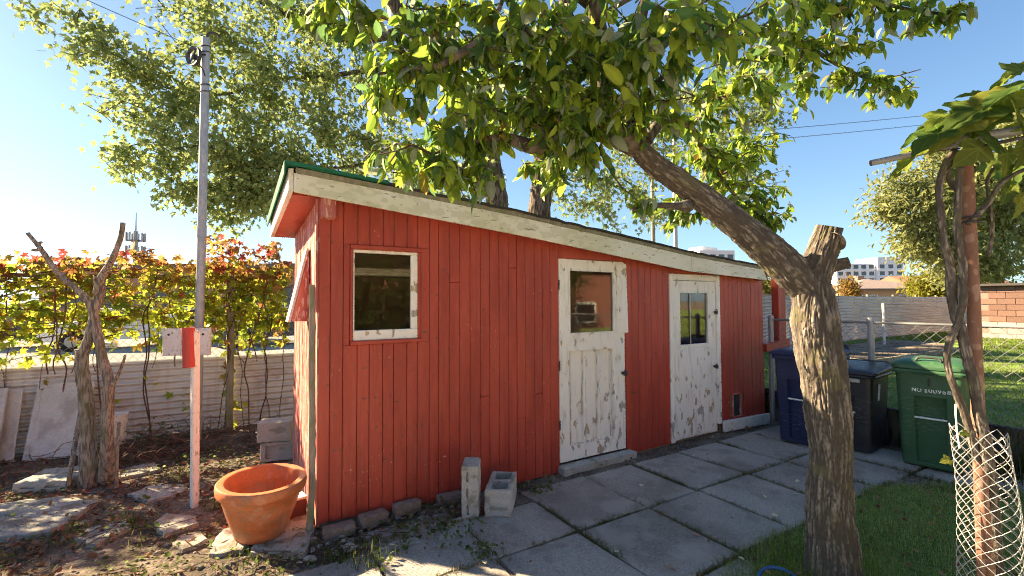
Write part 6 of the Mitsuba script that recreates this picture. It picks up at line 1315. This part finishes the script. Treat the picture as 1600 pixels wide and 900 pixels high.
dn = lambda x, y, s=2.0, t=0.5: meshkit.fbm(np.c_[x * s, y * s, x * 0], 3, 15) > rng.uniform(t - 0.15, t + 0.15, len(x))
litter(5200, (-4.5, 0.0), (1.5, 3.3), lambda x, y: dn(x, y, 2, 0.36), 0.4)
litter(3400, (-3.2, -0.1), (-0.1, 1.6), lambda x, y: dn(x, y, 2.5, 0.5), 0.12)
litter(900, (-2.4, 1.1), (-0.45, -0.02), lambda x, y: dn(x, y, 3, 0.42), 0.1, (0.015, 0.045), -0.01)
litter(170, (1.2, 5.4), (-0.12, -0.02), lambda x, y: dn(x, y, 3, 0.4), 0.2, (0.015, 0.05), -0.01)
litter(420, (0.9, 5.4), (-1.75, -0.1), lambda x, y: (np.abs((x - 0.25) / 0.652 % 1 - 0.5) > 0.44) | (np.abs((y + 0.2) / 0.775 % 1 - 0.5) > 0.45) | (rng.random(len(x)) < 0.12), 0.02, (0.010, 0.03), -0.012)
litter(160, (1.5, 5.0), (-3.2, -1.8), lambda x, y: np.hypot(x - 2.44, y + 2.17) > 0.2, 0.0, (0.02, 0.05), 0.03)
for _ in range(520):
    x, y = (rng.uniform(-4, 0), rng.uniform(0.0, 3.2)) if rng.random() < 0.8 else (rng.uniform(-1, 1.2), rng.uniform(-0.4, 0)); a = rng.uniform(0, 6.28); L = rng.uniform(0.05, 0.3); z = rng.uniform(0.0, 0.03)
    mb.add(tube([(x, y, z), (x + L * math.cos(a) / 2, y + L * math.sin(a) / 2, z + 0.01), (x + L * math.cos(a + 0.3), y + L * math.sin(a + 0.3), z)], rng.uniform(0.0015, 0.004), 3, cap=False), rng.uniform(0.6, 1.4) * A(0.14, 0.10, 0.075))
put('leaf_litter', mb, 'litter', label='brown and dark red fallen leaves and twigs over the bare earth', cat='leaf litter', kind='stuff')
ico = trimesh.creation.icosphere(1, 1.0); iv, if_ = np.array(ico.vertices), np.array(ico.faces); mb = MB()
for _ in range(700):
    x, y = (rng.uniform(-3.5, 0.05), rng.uniform(-0.35, 2.6)) if rng.random() < 0.75 else (rng.uniform(-0.2, 1.1), rng.uniform(-0.42, -0.02)); s = rng.lognormal(-4.5, 0.45)
    mb.add((iv * (1 + 0.3 * (meshkit.noise(iv * 2 + x * 9, 3)[:, None] - 0.5)) * s * A(1, rng.uniform(0.6, 1), 0.6) + A(x, y, -0.004), if_), rng.uniform(0.6, 1.3) * A(0.27, 0.25, 0.22))
put('pebbles', mb, 'matte', label='small grey pebbles scattered over the bare earth', cat='pebbles', kind='stuff', smooth=True)
# tangle of dry brush at the fence
mb = MB()
for _ in range(240):
    x, y = rng.normal(-1.05, 0.5), rng.uniform(2.2, 3.15); n = 5; c = np.c_[x + np.cumsum(rng.normal(0, 0.09, n)), y + np.cumsum(rng.normal(0, 0.05, n)), np.abs(0.02 + np.cumsum(rng.normal(0.012, 0.05, n)))]
    mb.add(tube(spline(c, 0.05)[0], rng.uniform(0.002, 0.005), 3, cap=False), rng.uniform(0.6, 1.3) * A(0.12, 0.075, 0.06))
put('dry_brush', mb, 'matte', label='tangle of dry stems at the foot of the rear fence', cat='brush', kind='stuff')
# single pale leaves on the paving
FLV = [((2.470,-0.705), 'pale fallen leaf in the middle of the slab before the left door', 0.05), ((3.143,-0.492), 'pale fallen leaf on the slab right of the left door', 0.035), ((3.513,-0.443), 'pale fallen leaf on a slab joint before the right door', 0.04), ((2.485,-0.061), None, 0.04),
       ((2.154,-1.444), 'pinkish brown fallen leaf on the joint near the grass edge', 0.05), ((1.691,-1.616), 'brown curled leaf at the lower middle edge of the paving', 0.055), ((3.149,-1.381), None, 0.035), ((4.211,-0.990), 'pale fallen leaf on the slab before the blue bin', 0.045), ((3.442,-1.477), 'pale fallen leaf beside the leaning trunk', 0.04), ((3.687,-1.331), None, 0.04), ((0.865,-0.883), 'cream fallen leaf on the joint below the tall pale block', 0.055), ((0.795,-1.024), 'yellowish fallen leaf below the cream one in the joint', 0.045), ((2.887,-1.617), 'pale fallen leaf on the joint by the grass, left of the trunk', 0.05), ((1.567,-1.352), None, 0.035), ((2.154,-1.815), 'small pale leaf lying on the grass edge', 0.04)]
for i, (c, lab, s) in enumerate(FLV):
    d = A(*rng.normal(0, 1, 2), 0.05)[None]; v, f, cc = scatter(*leaf_ovate(6, 0.32, 0.25, rng.uniform(-0.3, 0.5), 0.02, seed=i), A(c[0], c[1], 0.012 if s < 0.05 else 0.016)[None], leaf_frames(d, rng, 0.25), A(s * 1.1), (A(0.42, 0.24, 0.17) if lab and 'brown' in lab else A(0.60, 0.56, 0.38))[None])
    k = fresh('fallen_leaf'); scene[k] = mikit.ply((v, f), 'litter', True, color=cc); tag(k, lab or 'small pale fallen leaf lying on the grey paving slabs', 'leaf', None if lab else 'small pale leaves on the paving')
# blue hose loop in the grass, left of the trunk
a = np.linspace(0, 2 * np.pi, 60); put('hose', tube((2.081,-2.084,0.030) + np.c_[0.115 * np.cos(a), 0.115 * np.sin(a), 0.012 * np.sin(2 * a) + 0.012], 0.010, 10, cap=False), MAT_HOSE if False else mat('hose_blue', (0.02, 0.09, 0.26), 0.4, 0.5), label='loop of blue hose in the grass left of the trunk', cat='hose', smooth=True)
